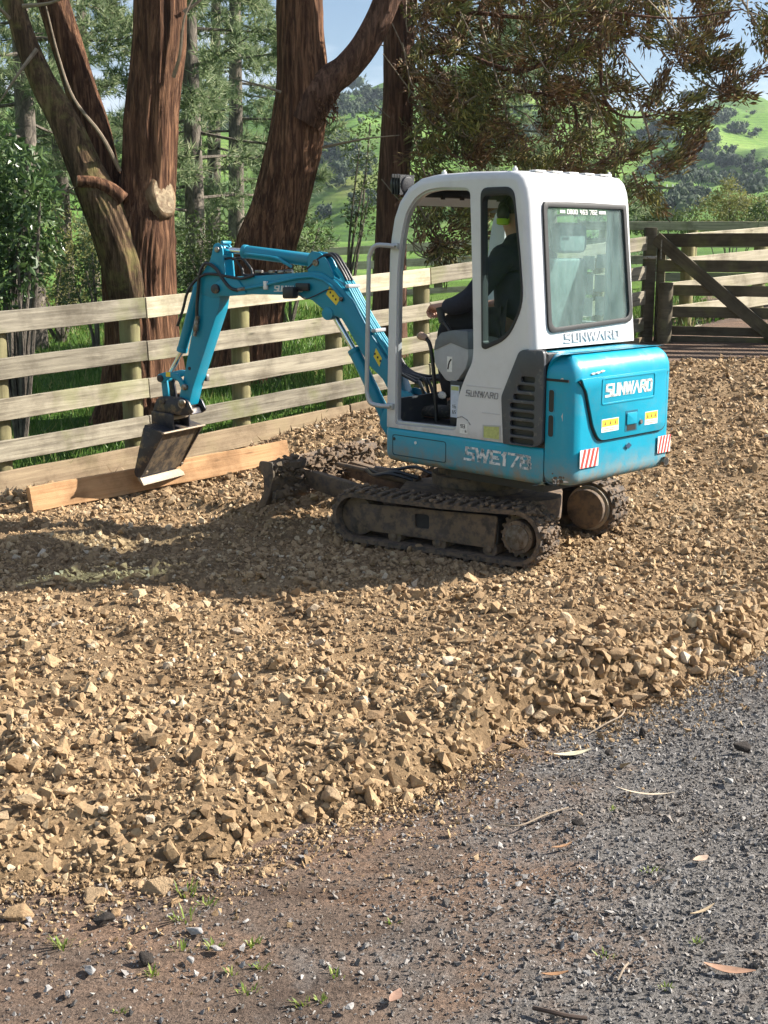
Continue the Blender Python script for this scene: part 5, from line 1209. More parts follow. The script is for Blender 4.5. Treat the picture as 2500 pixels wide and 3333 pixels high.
# ------------------------------------------------------------------ cedar with drooping shoots (right)
def cedar():
    Y = 14.6; t = empty('cedar_tree', (at(1275, 1100, Y).x, Y, gz(at(1275, 1100, Y).x, Y)))
    tag(t, 'tall dark cedar with brown-green drooping foliage behind the excavator cab', 'tree'); off = Vector(t.location)
    def loc(ps): return [(p[0] - off.x, p[1] - off.y, p[2] - off.z, p[3]) for p in ps]
    trunk('trunk', loc(pxpath([(1262, 1160, 112), (1268, 1000, 104), (1272, 800, 98), (1280, 600, 96), (1292, 400, 95), (1300, 200, 94), (1304, 0, 92), (1306, -200, 90), (1310, -900, 70)], Y)), BARKC, t, 21, 44, 8, .10, .15)
    # branches: (points px,py,dY)
    br = [[(1310, 60, 0), (1500, 40, -.3), (1750, 60, -.7), (1950, 40, -.9), (2200, 60, -1.0), (2420, 30, -1.0)],
          [(1310, 180, 0), (1480, 170, -.3), (1700, 230, -.6), (1930, 130, -.8), (1960, 300, -.9), (2010, 370, -.9), (2100, 380, -.9), (2200, 350, -.9)],
          [(1310, 260, 0), (1450, 265, -.2), (1650, 290, -.3), (1850, 330, -.5), (1880, 430, -.6), (1895, 540, -.6)],
          [(2150, 0, -.8), (2190, 120, -.8), (2210, 200, -.8), (2250, 215, -.8), (2330, 190, -.8)],
          [(2210, 60, -.8), (2230, 200, -.9), (2290, 270, -.9), (2380, 300, -.9), (2410, 270, -.9)],
          [(2080, 330, -.9), (2110, 430, -.9), (2125, 520, -.9), (2160, 545, -.9), (2240, 470, -.9)],
          [(1320, 330, 0), (1430, 380, -.3), (1500, 440, -.4), (1590, 455, -.4), (1680, 420, -.4)],
          [(1320, 420, 0), (1400, 470, -.2), (1480, 510, -.3), (1560, 520, -.3)],
          [(1330, 90, .3), (1400, 180, .3), (1440, 260, .2), (1420, 380, .1), (1400, 480, 0)],
          [(1560, 60, -.2), (1600, 200, -.3), (1650, 380, -.4), (1660, 520, -.4)],
          [(1760, 100, -.4), (1790, 260, -.5), (1840, 420, -.5), (1860, 520, -.5)],
          [(1920, 380, -.5), (1930, 480, -.6), (1960, 520, -.6), (2060, 500, -.6)],
          [(2060, 560, -.4), (2085, 620, -.3), (2130, 660, -.2)],
          [(1330, 600, 0), (1370, 690, -.6), (1420, 770, -.7), (1460, 810, -.7), (1520, 760, -.8)],
          [(1320, 540, 0), (1400, 610, -.4), (1480, 680, -.6), (1530, 720, -.6)],
          [(2380, -60, -.5), (2440, 40, -.6), (2480, 100, -.6), (2530, 90, -.6)]]
    bp = []
    for k, pts in enumerate(br):
        path = [Vector(at(x, y, Y + d)) - off for x, y, d in pts]; bp.append(smooth_path(path, 8))
        twig(path, .030 if k < 3 else .016, 'branch', t, BARKC if k < 3 else TWIG, 7, 8)
    # tufts : position, direction
    g = np.random.default_rng(99); tp = []; td = []; ts = []
    poly = [(1325, -80), (2370, -80), (2330, 40), (2310, 110), (2310, 180), (2230, 250), (2120, 320), (2050, 420), (2030, 510), (1990, 550), (1900, 550), (1600, 548), (1330, 565)]
    def inside(x, y):
        c = False; j = len(poly) - 1
        for i in range(len(poly)):
            if (poly[i][1] > y) != (poly[j][1] > y) and x < (poly[j][0] - poly[i][0]) * (y - poly[i][1]) / (poly[j][1] - poly[i][1]) + poly[i][0]: c = not c
            j = i
        return c
    while len(tp) < 470:
        x, y = g.uniform(1325, 2440), g.uniform(-80, 565)
        if not inside(x, y): continue
        if vnoise(np.array([x / 70.]), np.array([y / 55.]), 77)[0] < .43 + .10 * (x > 2050): continue
        p = at(x, y, Y + g.uniform(-1.2, 1.4)); tp.append(np.array(p - off)); td.append(np.array([g.uniform(-.3, 1.0), g.uniform(-.6, .4), g.uniform(-.9, .45)])); ts.append(g.uniform(.8, 1.25))
    ends = [(2200, 345, .8, .6), (2140, 300, .3, .9), (2240, 380, 1, .1), (2170, 390, 1, -.1), (2330, 190, .9, .4), (2300, 150, .5, .9), (2290, 215, .9, 0), (2410, 270, .8, .5), (2390, 300, .9, -.1), (2370, 250, .3, .8), (2240, 470, .7, .7), (2200, 510, .7, .5), (2170, 545, .6, .2), (2270, 440, .6, .7), (2060, 500, .6, .3), (2000, 520, -.4, -.3), (2480, 60, .5, -.6), (2495, 100, .3, -.9), (1460, 810, .2, -.2), (1500, 775, .9, .2), (1430, 780, -.3, -.5), (1480, 720, .5, .3), (1400, 700, -.2, -.6), (1530, 700, .8, .1), (1380, 640, .3, -.7), (1440, 830, .2, -.6), (1520, 810, .7, -.3), (2110, 630, .4, -.6), (2060, 600, -.5, -.5), (1420, 660, 0, -.5), (1490, 650, .5, -.4), (1360, 580, .2, -.8), (1470, 600, .4, -.5), (1540, 640, .4, -.3)]
    for x, y, dx, dz in ends:
        for rep in range(3):
            d = -.7 if x < 1600 else -.9; p = at(x + g.normal() * 12, y + g.normal() * 10, Y + d + g.normal() * .08); tp.append(np.array(p - off)); td.append(np.array([dx, g.normal() * .3, dz])); ts.append(g.uniform(.8, 1.1))
    for pth in bp[3:]:
        for p in pth[4::3]:
            if g.random() < .55: tp.append(np.array(p)); td.append(np.array([g.normal() * .6, g.normal() * .4, g.uniform(-.7, .5)])); ts.append(g.uniform(.5, .9))
    tp = np.array(tp); td = np.array(td); td /= np.linalg.norm(td, axis=1, keepdims=True); ts = np.array(ts)
    # every tuft: a few sprays along its direction, fingers off each
    P0, P1, Rr = [], [], []
    K = 66
    for j in range(K):
        f = g.uniform(0, 1, len(tp)); base = tp + td * (ts * (f - .35) * .40)[:, None] + g.normal(size=tp.shape) * (.022 + .042 * (1 - f))[:, None]
        d = td * 1.0 + g.normal(size=tp.shape) * .38 + np.array([0, 0, .15]); d /= np.linalg.norm(d, axis=1, keepdims=True)
        L_ = g.uniform(.05, .12, len(tp)) * ts
        P0.append(base); P1.append(base + d * L_[:, None]); Rr.append(g.uniform(.006, .0125, len(tp)))
    V, F = spindles(np.vstack(P0), np.vstack(P1), np.concatenate(Rr))
    o = link_mesh('crown', np_mesh('crown', V, F, CRYPL), t)
    # twiglets linking
    q = MB()
    for k in range(150):
        i = g.integers(0, len(tp)); p = Vector(tp[i]); q.tube(smooth_path([p + Vector((g.uniform(-.5, -.1), g.uniform(-.1, .2), g.uniform(.1, .5))), p + Vector((g.uniform(-.25, 0), 0, g.uniform(-.12, .1))), p], 4), [.007] * 9, 4)
    tw = q.build('twigs', TWIG, t); tw['kind'] = 'stuff'
cedar()

# ------------------------------------------------------------------ pines
def pine_mesh(seed, Ht=11.0, low=.12, spread=2.1, ncl=3400):
    g = np.random.default_rng(seed); q = MB(); tips = []; dirs = []
    lean = g.normal(size=2) * .02
    nb = 58
    for k in range(nb):
        h = Ht * (low + (1 - low) * (k / nb) ** .9); a = k * 2.4 + g.normal() * .3; L_ = spread * (1.05 - .8 * (h / Ht)) * g.uniform(.65, 1.1)
        d = Vector((math.cos(a), math.sin(a), 0)); p0 = Vector((lean[0] * h, lean[1] * h, h))
        sag = g.uniform(-.28, .12); path = smooth_path([p0, p0 + d * L_ * .4 + Vector((0, 0, sag * L_ * .35)), p0 + d * L_ * .8 + Vector((g.normal() * .1, g.normal() * .1, sag * L_ * .4)), p0 + d * L_ + Vector((0, 0, L_ * .1 + sag * L_ * .3))], 4)
        q.tube(path, [.022 * (1 - i / len(path)) + .004 for i in range(len(path))], 5)
        m = int(ncl / nb)
        for j in range(m):
            f = g.uniform(.3, 1.0); p = path[min(len(path) - 1, int(f * (len(path) - 1)))]; s = Vector(g.normal(size=3)); s.normalize()
            e = p + s * g.uniform(.04, .38 * (1.15 - .5 * f)); tips.append(np.array(e)); dd = d * .7 + s * .8 + Vector((0, 0, .35)); dirs.append(np.array(dd.normalized()))
    tips = np.array(tips); dirs = np.array(dirs); P, D = [], []
    for j in range(15):
        d = dirs * .8 + rnd_unit(len(tips), g) * .85; d /= np.linalg.norm(d, axis=1, keepdims=True); P.append(tips - dirs * g.uniform(0, .10, (len(tips), 1))); D.append(d)
    P = np.vstack(P); D = np.vstack(D); W = np.cross(D, rnd_unit(len(D), g)); W /= np.linalg.norm(W, axis=1, keepdims=True)
    V, F = blades(P, D, W * .0095, g.uniform(.10, .22, len(P)))
    tq = MB(); tq.tube([Vector((lean[0] * h, lean[1] * h, h)) for h in np.linspace(-.3, Ht * .97, 10)], list(np.linspace(.17, .02, 10)), 14)
    return tq.mesh('trunk', BARKP), q.mesh('branches', BARKP), np_mesh('crown', V, F, PINEL)
def pines():
    vs = [pine_mesh(1, 12, .05, 2.3), pine_mesh(2, 13, .20, 2.0), pine_mesh(3, 10.5, .02, 2.4)]
    spots = [(105, 15.5, 1, .9, 'slender grey-trunked pine between the bush and the forked tree'), (215, 17.5, 1, .75, 'thin orange-lit pine trunk just left of the forked tree'), (-60, 21, 0, 1.0, 'pine at the left edge behind the glossy bush'), (300, 30, 0, 1.15, 'pine in the gap behind the left leaders of the forked tree'), (640, 19, 2, 1.0, 'bushy pine right behind the forked tree and the boom'), (770, 27, 0, 1.15, 'taller pine between the two red-barked trees'), (690, 31, 2, 1.25, 'farther bushy pine between the two big trunks'), (1800, 26, 2, .95, 'pine behind the middle of the cedar'), (1560, 33, 0, 1.0, 'far pine behind the left part of the cedar')]
    for px, Y, k, s, lab in spots:
        p = at(px, 900, Y); z = gz(p.x, Y); tm, bm_, cm = vs[k]
        t = empty('pine_tree', (p.x, Y, z - .1), random.uniform(0, 6.28)); t.scale = (s, s, s); tag(t, lab, 'tree', 'pine trees behind the fence')
        link_mesh('trunk', tm, t); link_mesh('branches', bm_, t); link_mesh('crown', cm, t)
pines()

# ------------------------------------------------------------------ leafy shrubs
def leaf_cloud(centers, radii, n, size, g, squash=1.0):
    """leaves as folded diamonds spread through clumps"""
    w = radii ** 2; i = g.choice(len(centers), n, p=w / w.sum()); d = rnd_unit(n, g); r = radii[i] * g.uniform(.45, 1.05, n) ** .6
    P = centers[i] + d * r[:, None] * np.array([1, 1, squash]); D = d * .5 + rnd_unit(n, g) * .8 + np.array([0, 0, -.25]); D /= np.linalg.norm(D, axis=1, keepdims=True)
    W = np.cross(D, rnd_unit(n, g)); W /= np.linalg.norm(W, axis=1, keepdims=True); U = np.cross(D, W); L_ = size * g.uniform(.6, 1.25, n)[:, None]
    a = P; b = P + D * L_ * .5 + W * L_ * .22 + U * L_ * .06; c = P + D * L_ - U * L_ * .08; e = P + D * L_ * .5 - W * L_ * .22 + U * L_ * .06
    V = np.stack([a, b, c, e], 1).reshape(-1, 3); F = (np.array([[0, 1, 2], [0, 2, 3]])[None] + (np.arange(n) * 4)[:, None, None]).reshape(-1, 3); return V, F
def shrub(name, label, base, clumps, mat, n, size, seed, cat='shrub', group=None, stems=True, squash=1.0):
    g = np.random.default_rng(seed); t = empty(name, base); tag(t, label, cat, group)
    c = np.array([k[:3] for k in clumps]); r = np.array([k[3] for k in clumps]); V, F = leaf_cloud(c, r, n, size, g, squash)
    link_mesh('crown', np_mesh('crown', V, F, mat), t)
    if stems:
        q = MB()
        for k in clumps:
            q.tube(smooth_path([(0, 0, -.1), (k[0] * .4 + g.normal() * .05, k[1] * .4, k[2] * .45), (k[0], k[1], k[2])], 5), [.03 - .002 * i for i in range(11)], 6)
        q.build('stem', BARKP, t)
    return t
def rel(px, py, Y, base): p = at(px, py, Y); return (p.x - base[0], p.y - base[1], p.z - base[2])
def shrubs():
    b = (at(40, 1150, 10.6).x, 10.7, gz(-3.2, 10.7)); g = np.random.default_rng(4)
    cl = [(*rel(x, y, 10.7 + g.uniform(-.35, .35), b), r) for x, y, r in ((20, 560, .30), (80, 610, .26), (-60, 520, .4), (130, 660, .20), (40, 720, .32), (110, 770, .24), (-40, 800, .4), (60, 860, .24), (10, 930, .2), (130, 830, .16), (-80, 660, .4), (-60, 950, .3), (90, 540, .16), (30, 640, .26))]
    shrub('laurel_bush', 'glossy dark-leaved bush at the left edge above the fence', b, cl, LAURL, 4200, .085, 1, 'bush')
    specs = [('willow_shrub', 'bare yellowish shrub left of the forked trunk above the fence', 190, 16.0, [(120, 900, .7), (200, 850, .6), (260, 930, .6), (60, 950, .7), (300, 850, .5), (180, 760, .4)], WILLL, 4200, .05),
             ('shade_shrub', 'dark green shrub just left of the forked trunk', 300, 14.2, [(280, 880, .32), (310, 940, .36), (250, 950, .3), (300, 820, .2)], SHRUBL, 1800, .05),
             ('hedge_shrub', 'green shrub between the forked trunk and the boom', 650, 15.6, [(620, 830, .42), (680, 880, .5), (600, 900, .4), (720, 940, .45), (660, 780, .35)], SHRUBL, 3000, .06),
             ('lower_shrub', 'low green shrub at the foot of the leaning tree', 940, 17.5, [(1000, 780, .35), (960, 800, .4), (1040, 740, .2), (930, 860, .45)], SHRUBL, 1600, .06),
             ('side_shrub', 'loose leafy sapling against the pasture left of the cedar trunk', 1130, 18, [(1170, 480, .25), (1190, 560, .22), (1200, 640, .22), (1160, 690, .2), (1180, 730, .2), (1205, 400, .18)], SHRUBL, 1100, .06),
             ('willow_shrub', 'tall yellow-green willow rising over the yards at the right', 2370, 46, [(2375, 660, .7), (2372, 620, .42), (2330, 700, .8), (2420, 690, .7), (2290, 715, .7), (2465, 690, .6), (2376, 590, .22), (2500, 700, .7), (2400, 720, .8), (2350, 650, .4)], WILLL, 5200, .12),
             ('yard_shrub', 'green shrub behind the yards right beside the cab roof', 2140, 38, [(2120, 718, .4), (2180, 715, .35), (2230, 720, .35), (2070, 705, .5), (2110, 690, .3)], SHRUBL, 2400, .11),
             ('dark_shrub', 'dark evergreen at the right edge above the yard rails', 2480, 36, [(2490, 705, .5), (2530, 690, .7), (2460, 715, .4)], SHRUBL, 1600, .10)]
    for i, (nm, lab, px, Y, cl, mat, n, sz) in enumerate(specs):
        p = at(px, 900, Y); b = (p.x, Y, gz(p.x, Y)); gg = np.random.default_rng(30 + i)
        shrub(nm, lab, b, [(*rel(x, y, Y + gg.uniform(-.5, .5) * r, b), r) for x, y, r in cl], mat, n, sz, 50 + i)
shrubs()

# ------------------------------------------------------------------ far hill trees
def blob_mesh(seed):
    g = np.random.default_rng(seed); k = g.integers(4, 7); c = np.stack([g.normal(0, .38, k), g.normal(0, .38, k), g.uniform(.35, 1.15, k)], -1); r = g.uniform(.38, .62, k)
    V, F = leaf_cloud(c, r, 105, .42, g); parts = [(V, F)]
    for ci, ri in zip(c, r):
        bm = bmesh.new(); bmesh.ops.create_icosphere(bm, subdivisions=1, radius=ri * .82); W = np.array([v.co[:] for v in bm.verts]) * g.uniform(.85, 1.1, (len(bm.verts), 1)) + ci; bm.verts.index_update(); parts.append((W, np.array([[v.index for v in f.verts] for f in bm.faces]))); bm.free()
    V, F = merge(parts); return np_mesh('hill_tree', V, F, HILLT, False)
def hill_trees():
    bl = [blob_mesh(k) for k in range(5)]; g = random.Random(12)
    arr = []
    for m in bl:
        V = np.array([v.co[:] for v in m.vertices]); F = np.array([p.vertices[:] for p in m.polygons]); arr.append((V, F))
    woods = [(2130, 440, 60, 28, 12), (2270, 485, 70, 22, 20), (2380, 540, 80, 10, 14), (2350, 395, 45, 14, 9), (2400, 432, 25, 10, 5), (2250, 590, 60, 10, 9), (2240, 655, 30, 18, 8), (2340, 600, 60, 8, 8), (2440, 610, 60, 8, 8), (2470, 560, 40, 8, 5), (2275, 665, 14, 30, 6), (1130, 360, 90, 20, 34), (1080, 500, 50, 40, 34), (1150, 540, 60, 30, 26), (1200, 320, 60, 18, 20), (1100, 590, 60, 25, 14), (60, 470, 120, 25, 40), (260, 480, 100, 30, 30), (640, 400, 120, 30, 30), (1700, 420, 150, 60, 40), (1900, 600, 120, 40, 26), (2180, 700, 60, 25, 12)]
    Vs, Fs, b = [], [], 0
    for (x, y, sx, sy, n) in woods:
        for _ in range(int(n * 1.5)):
            p = ground_hit(x + g.gauss(0, sx * .55), y + g.gauss(0, sy * .55))
            if p is None: continue
            V, F = arr[g.randrange(5)]; s = g.uniform(.9, 2.1) * (.7 + p.y / 1500); a = g.uniform(0, 6.28); c, s_ = math.cos(a), math.sin(a)
            W = np.stack([V[:, 0] * c - V[:, 1] * s_, V[:, 0] * s_ + V[:, 1] * c, V[:, 2] * g.uniform(.85, 1.4)], -1) * s + np.array(p); Vs.append(W); Fs.append(F + b); b += len(V)
    V = np.vstack(Vs); F = np.vstack(Fs)
    o = link_mesh('hill_wood', np_mesh('hill_wood', V, F, HILLT, False)); tag(o, 'dark bush patches massed in the gullies of the far hills', 'woodland', kind='stuff')
    for k in range(60):
        if k < 40: x, y = g.uniform(2060, 2500), g.uniform(370, 690)
        else: x, y = g.uniform(1000, 1240), g.uniform(400, 720)
        p = ground_hit(x, y)
        if p is None: continue
        o = link_mesh('hill_tree', bl[g.randrange(5)], None, p, (0, 0, g.uniform(0, 6)), (g.uniform(.8, 2.0),) * 3); tag(o, 'small dark tree standing alone on the far green hillside', 'tree', 'single trees on the far hills')
    # ridge line trees
    for px, hgt, lab in ((2262, 14, 'larger dome-shaped tree on the far ridge above the rear window'), (2345, 9, 'smaller spreading tree on the far ridge at the right'), (2135, 12, 'ridge tree half hidden by the cedar tips'), (1150, 12, 'ridge tree seen between the leaning tree and the cedar')):
        best = None
        for py in range(250, 520, 3):
            p = ground_hit(px, py)
            if p is not None: best = p; break
        if best: o = link_mesh('ridge_tree', bl[hash(lab) % 1 + (px % 5)], None, best, (0, 0, px), (hgt * .42, hgt * .42, hgt * .46)); tag(o, lab, 'tree')
hill_trees()

# ------------------------------------------------------------------ grass
def grass():
    g = np.random.default_rng(61); n = 90000
    x = g.uniform(-4.6, 4.6, n); y = g.uniform(8.6, 20, n); fs = fence_side(x, y)
    d = np.clip(1.3 - np.abs(fs - .6) * .14, .25, 1) * (.25 + 1.2 * fbm(x * 1.5, y * 1.5, 71, 3))
    k = (fs > .03) & in_view(x, y, .6) & (g.uniform(size=n) < d); x, y = x[k], y[k]; fs = fs[k]
    z = ground_z(x, y); P = np.stack([x, y, z - .005], -1); m = len(P)
    D = np.stack([g.normal(0, .35, m), g.normal(0, .35, m), np.ones(m)], -1); D /= np.linalg.norm(D, axis=1, keepdims=True)
    W = np.cross(D, rnd_unit(m, g)); W /= np.linalg.norm(W, axis=1, keepdims=True); L_ = g.lognormal(np.log(.075), .45, m) * (1 + .9 * np.exp(-(fs / .25) ** 2))
    V, F = blades(P, D, W * (.0035 + .0003 * y[:, None]), np.clip(L_, .03, .3))
    o = link_mesh('grass', np_mesh('grass', V, F, GRASSL)); tag(o, 'rough green grass growing behind the fence', 'grass', kind='stuff')
    # leaf litter strip in front of the fence foot
    n = 5200; s = g.uniform(-.6, 7.5, n); o_ = -np.abs(g.normal(0, .28, n)) + .1; x = FA.x + FD.x * s - FD.y * o_; y = FA.y + FD.y * s + FD.x * o_
    P = np.stack([x, y, bed_z(x, y) + .012], -1); D = rnd_unit(n, g); D[:, 2] *= .3; D /= np.linalg.norm(D, axis=1, keepdims=True); W = np.cross(D, np.array([0, 0, 1.]) + rnd_unit(n, g) * .5); W /= np.linalg.norm(W, axis=1, keepdims=True)
    V, F = blades(P, D, W * .011, g.uniform(.03, .10, n)); LIT = leaf_material('dry_litter', [(0, (.14, .085, .05)), (.5, (.28, .19, .115)), (1, (.46, .36, .25))], .8, .1)
    o = link_mesh('leaf_litter', np_mesh('leaf_litter', V, F, LIT)); tag(o, 'dry leaf litter strewn along the foot of the fence', 'litter', kind='stuff')
grass()
# ================================================================== fences
def rail_mesh(L_, h, th, seed):
    g = random.Random(seed); n = max(4, int(L_ / .35)); rows = []
    for i in range(n + 1):
        x = L_ * i / n; dz = g.uniform(-.003, .003); dy = g.uniform(-.003, .003); hh = h * (1 + g.uniform(-.02, .02)) / 2
        rows.append([(x, dy - th / 2, dz - hh), (x, dy + th / 2, dz - hh), (x, dy + th / 2, dz + hh), (x, dy - th / 2, dz + hh)])
    q = MB(); q.grid(rows, True); q.f += [(3, 2, 1, 0), tuple(4 * n + k for k in range(4))]; return q
def put_rail(p0, p1, h, th, mat, parent, base, seed, name='rail', extra=None):
    p0, p1 = Vector(p0), Vector(p1); d = p1 - p0
    o = rail_mesh(d.length, h, th, seed).build(name, mat, parent, bevel=.004, seg=1)
    o.location = p0 - Vector(base); o.rotation_euler = (0, -math.asin(d.z / d.length), math.atan2(d.y, d.x)); return o
def round_post(x, y, z0, z1, r, parent, base, name='post', mat=None, lean=(0, 0)):
    q = MB(); n = 8
    q.tube([(lean[0] * k, lean[1] * k, (z1 - z0) * k / n) for k in range(n + 1)], [r * (1 + .03 * math.sin(k * 2.1)) for k in range(n + 1)], 20)
    o = q.build(name, mat or POSTW, parent, bevel=.006, seg=1); o.location = Vector((x, y, z0)) - Vector(base); return o
def fence_s(px, py=1200):
    d = ray(px, py); n = Vector((-FD.y, FD.x)); t = (FA.x * n.x + FA.y * n.y) / (d.x * n.x + d.y * n.y)
    return (d.x * t - FA.x) * FD.x + (d.y * t - FA.y) * FD.y
LF = (FB - FA).length
def fbase(s): return float(np.interp(s, [-3, 0, 4.3, LF], [-.03, .106, .345, .70]))
def fpt(s, off=0.0, z=0.0): return Vector((FA.x + FD.x * s - FD.y * off, FA.y + FD.y * s + FD.x * off, fbase(s) + z))
def main_fence():
    f = empty('post_and_rail_fence', fpt(0)); f.location.z = gz(FA.x, FA.y); tag(f, 'five-rail timber fence running back behind the excavator to the gate', 'fence'); b = f.location
    J0, J1, J1b = fence_s(472), fence_s(1389), fence_s(1130)
    heights = [(1.19, .16, RAILW), (.855, .155, RAILW), (.56, .158, RAILW), (.256, .156, RAILW), (.012, .185, RAILB)]
    k = 0
    for i, (zc, h, mat) in enumerate(heights):
        j = [-2.9, J0, J1b if i == 4 else J1, LF - .05]
        for a in range(3):
            m = RAILN if (i == 0 and a == 1) else mat
            put_rail(fpt(j[a] + .003, -.03 + random.uniform(-.004, .004), zc + random.uniform(-.006, .006)), fpt(j[a + 1] - .003, -.03 + random.uniform(-.004, .004), zc + random.uniform(-.006, .006)), h, .034, m, f, b, 100 + k); k += 1
    for px in (2, 445, 800, 1106, 1390, 1690, 1960):
        s = fence_s(px); p = fpt(s, .075); round_post(p.x, p.y, fbase(s) - .25, fbase(s) + 1.235, .080, f, b, lean=(random.uniform(-.0015, .0015), 0))
    s = fence_s(470) + .0; s -= 2 * (fence_s(800) - fence_s(445)); p = fpt(s, .075); round_post(p.x, p.y, fbase(s) - .25, fbase(s) + 1.235, .08, f, b)
    s = fence_s(840); p = fpt(s, .07)
main_fence()
def yard_fence(label, p0, p1, top0, top1, mat, posts, nr=5, dz=.29):
    p0, p1 = Vector(p0), Vector(p1); base = (p0.x, p0.y, gz(p0.x, p0.y)); f = empty('yard_fence', base); tag(f, label, 'fence')
    for i in range(nr):
        L_ = (p1 - p0).length; n = max(1, round(L_ / 3.6))
        for a in range(n):
            q0 = p0.lerp(p1, a / n); q1 = p0.lerp(p1, (a + 1) / n - .002); t0 = top0 + (top1 - top0) * a / n; t1 = top0 + (top1 - top0) * (a + 1) / n
            put_rail((q0.x, q0.y, t0 - .075 - i * dz), (q1.x, q1.y, t1 - .075 - i * dz), .15, .035, mat, f, base, 300 + i * 9 + a)
    for k in range(posts):
        u = (k + .3) / posts; q = p0.lerp(p1, u); t = top0 + (top1 - top0) * u; round_post(q.x, q.y + .1, gz(q.x, q.y) - .3, t - .03, .085, f, base)
yard_fence('pale rail fence slanting back through the yards behind the gate', (3.45, 15.6), (8.2, 19.4), 1.98, 2.32, RAILN, 4)
yard_fence('far mossy yard fence seen over the gate', (3.4, 22.4), (9.5, 21.8), 2.27, 2.25, RAILW, 4)
yard_fence('far yard fence crossing behind the leaning tree and cedar', (-1.7, 24.3), (3.1, 25.0), 1.78, 2.03, RAILN, 4)
def gate():
    H0 = Vector((3.20, 15.02)); d = Vector((.915, -.403)).normalized(); z0 = .72
    g = empty('timber_gate', (H0.x, H0.y, z0), math.atan2(d.y, d.x)); tag(g, 'dark five-bar timber gate with a diagonal brace at the right', 'gate')
    for k, (zc, h) in enumerate(((1.195, .15), (.898, .136), (.618, .125), (.371, .128), (.150, .105), (.045, .088))):
        q = rail_mesh(3.0, h, .035, 500 + k); o = q.build('rail', GATEW, g, bevel=.004, seg=1); o.location = (.03, 0, zc)
    L_ = math.hypot(1.62, 1.30); q = rail_mesh(L_, .145, .038, 520); o = q.build('brace', GATEW, g, bevel=.004, seg=1); o.location = (.0, -.045, 1.22); o.rotation_euler = (0, math.atan2(1.30, 1.62), 0)
    for x in (.06, 2.95):
        q = MB(); q.box((x, -.001 + .035, .62), (.10, .034, 1.25)); q.build('stile', GATEW, g, bevel=.004)
    q = MB(); q.tube([(.075, -.075, 1.20), (.075, -.075, .98)], .008, 8); q.build('hinge_rod', STEEL, g)
    p = Vector((H0.x - .07, H0.y + .02)); q = empty('gate_post', (p.x, p.y, gz(p.x, p.y))); tag(q, 'dark square hinge post at the left end of the gate', 'post')
    w = MB(); w.box((0, 0, .60), (.135, .135, 1.45)); w.build('post_shaft', GATEW, q, bevel=.012); w = MB(); w.box((-.01, -.07, .98), (.16, .012, .035)); w.build('strap', STEEL, q, bevel=.003)
    p = Vector((H0.x + .10, H0.y - .16)); q = empty('strainer_post', (p.x, p.y, gz(p.x, p.y))); tag(q, 'short thick post standing in front of the gate hinge', 'post')
    w = MB(); w.tube([(0, 0, -.3 + .125 * k) for k in range(9)], [.09, .092, .09, .088, .09, .087, .086, .085, .083], 18); w.build('post_shaft', GATEW, q, bevel=.01)
gate()
# timber beam lying under the bucket
def beam():
    p0 = Vector((-2.44, 8.43)); p1 = Vector((-.78, 9.95)); z0 = .052 + .085; z1 = .150 + .085
    d = p1 - p0; L_ = d.length; q = MB(); n = 10
    rows = [[(L_ * i / n, -.026, -.088 + .004 * math.sin(i * 1.7)), (L_ * i / n, .026, -.088 + .004 * math.sin(i * 1.7)), (L_ * i / n, .026, .088 + .003 * math.sin(i * 1.3)), (L_ * i / n, -.026, .088 + .003 * math.sin(i * 1.3))] for i in range(n + 1)]
    q.grid(rows, True); q.f += [(3, 2, 1, 0), tuple(4 * n + k for k in range(4))]
    o = q.build('timber_plank', BEAMW, None, bevel=.004, seg=1); o.location = (p0.x, p0.y, z0); o.rotation_euler = (R(-10), -math.asin((z1 - z0) / L_), math.atan2(d.y, d.x))
    tag(o, 'orange sawn timber plank on edge under the bucket', 'plank')
beam()
# power pole
def pole():
    Y = 88; p = at(2143, 700, Y); z0 = gz(p.x, Y); zt = at(2143, 603, Y).z
    t = empty('power_pole', (p.x, Y, z0)); tag(t, 'dark wooden power pole with one crossarm beyond the yards', 'pole')
    q = MB(); q.tube([(0, 0, 0), (0, 0, zt - z0)], [.17, .13], 12); q.build('mast', GATEW, t)
    q = MB(); q.box((-.1, -.15, zt - z0 - .18), (2.15, .12, .14)); ca = q.build('crossarm', GATEW, t, bevel=.01)
    for x in (-1.05, -.55, .45, .85):
        q = MB(); q.cyl((x, -.15, zt - z0 - .11), (x, -.15, zt - z0 + .06), .05, .035, 8); q.build('insulator', STW, ca)
    for s in (-1, 1):
        q = MB(); q.tube([(0, -.12, zt - z0 - .75), (s * .55, -.15, zt - z0 - .24)], .03, 6); q.build('brace', GATEW, t)
pole()

# ================================================================== the operator
def skin_obj(name, verts, edges, radii, mat, parent, sub=2, smooth=True):
    me = bpy.data.meshes.new(name + '_cage'); me.from_pydata([tuple(v) for v in verts], edges, []); me.update()
    o = bpy.data.objects.new(name, me); col.objects.link(o)
    m = o.modifiers.new('Skin', 'SKIN'); m.use_smooth_shade = True
    for i, r in enumerate(radii):
        sv = me.skin_vertices[0].data[i]; sv.radius = (r, r) if not hasattr(r, '__len__') else r
    me.skin_vertices[0].data[0].use_root = True
    s = o.modifiers.new('Sub', 'SUBSURF'); s.levels = sub; s.render_levels = sub
    dg = bpy.context.evaluated_depsgraph_get(); dg.update()
    me2 = bpy.data.meshes.new_from_object(o.evaluated_get(dg)); bpy.data.objects.remove(o); me2.name = name
    me2.materials.clear(); me2.materials.append(mat); me2.polygons.foreach_set('use_smooth', [True] * len(me2.polygons))
    return link_mesh(name, me2, parent)
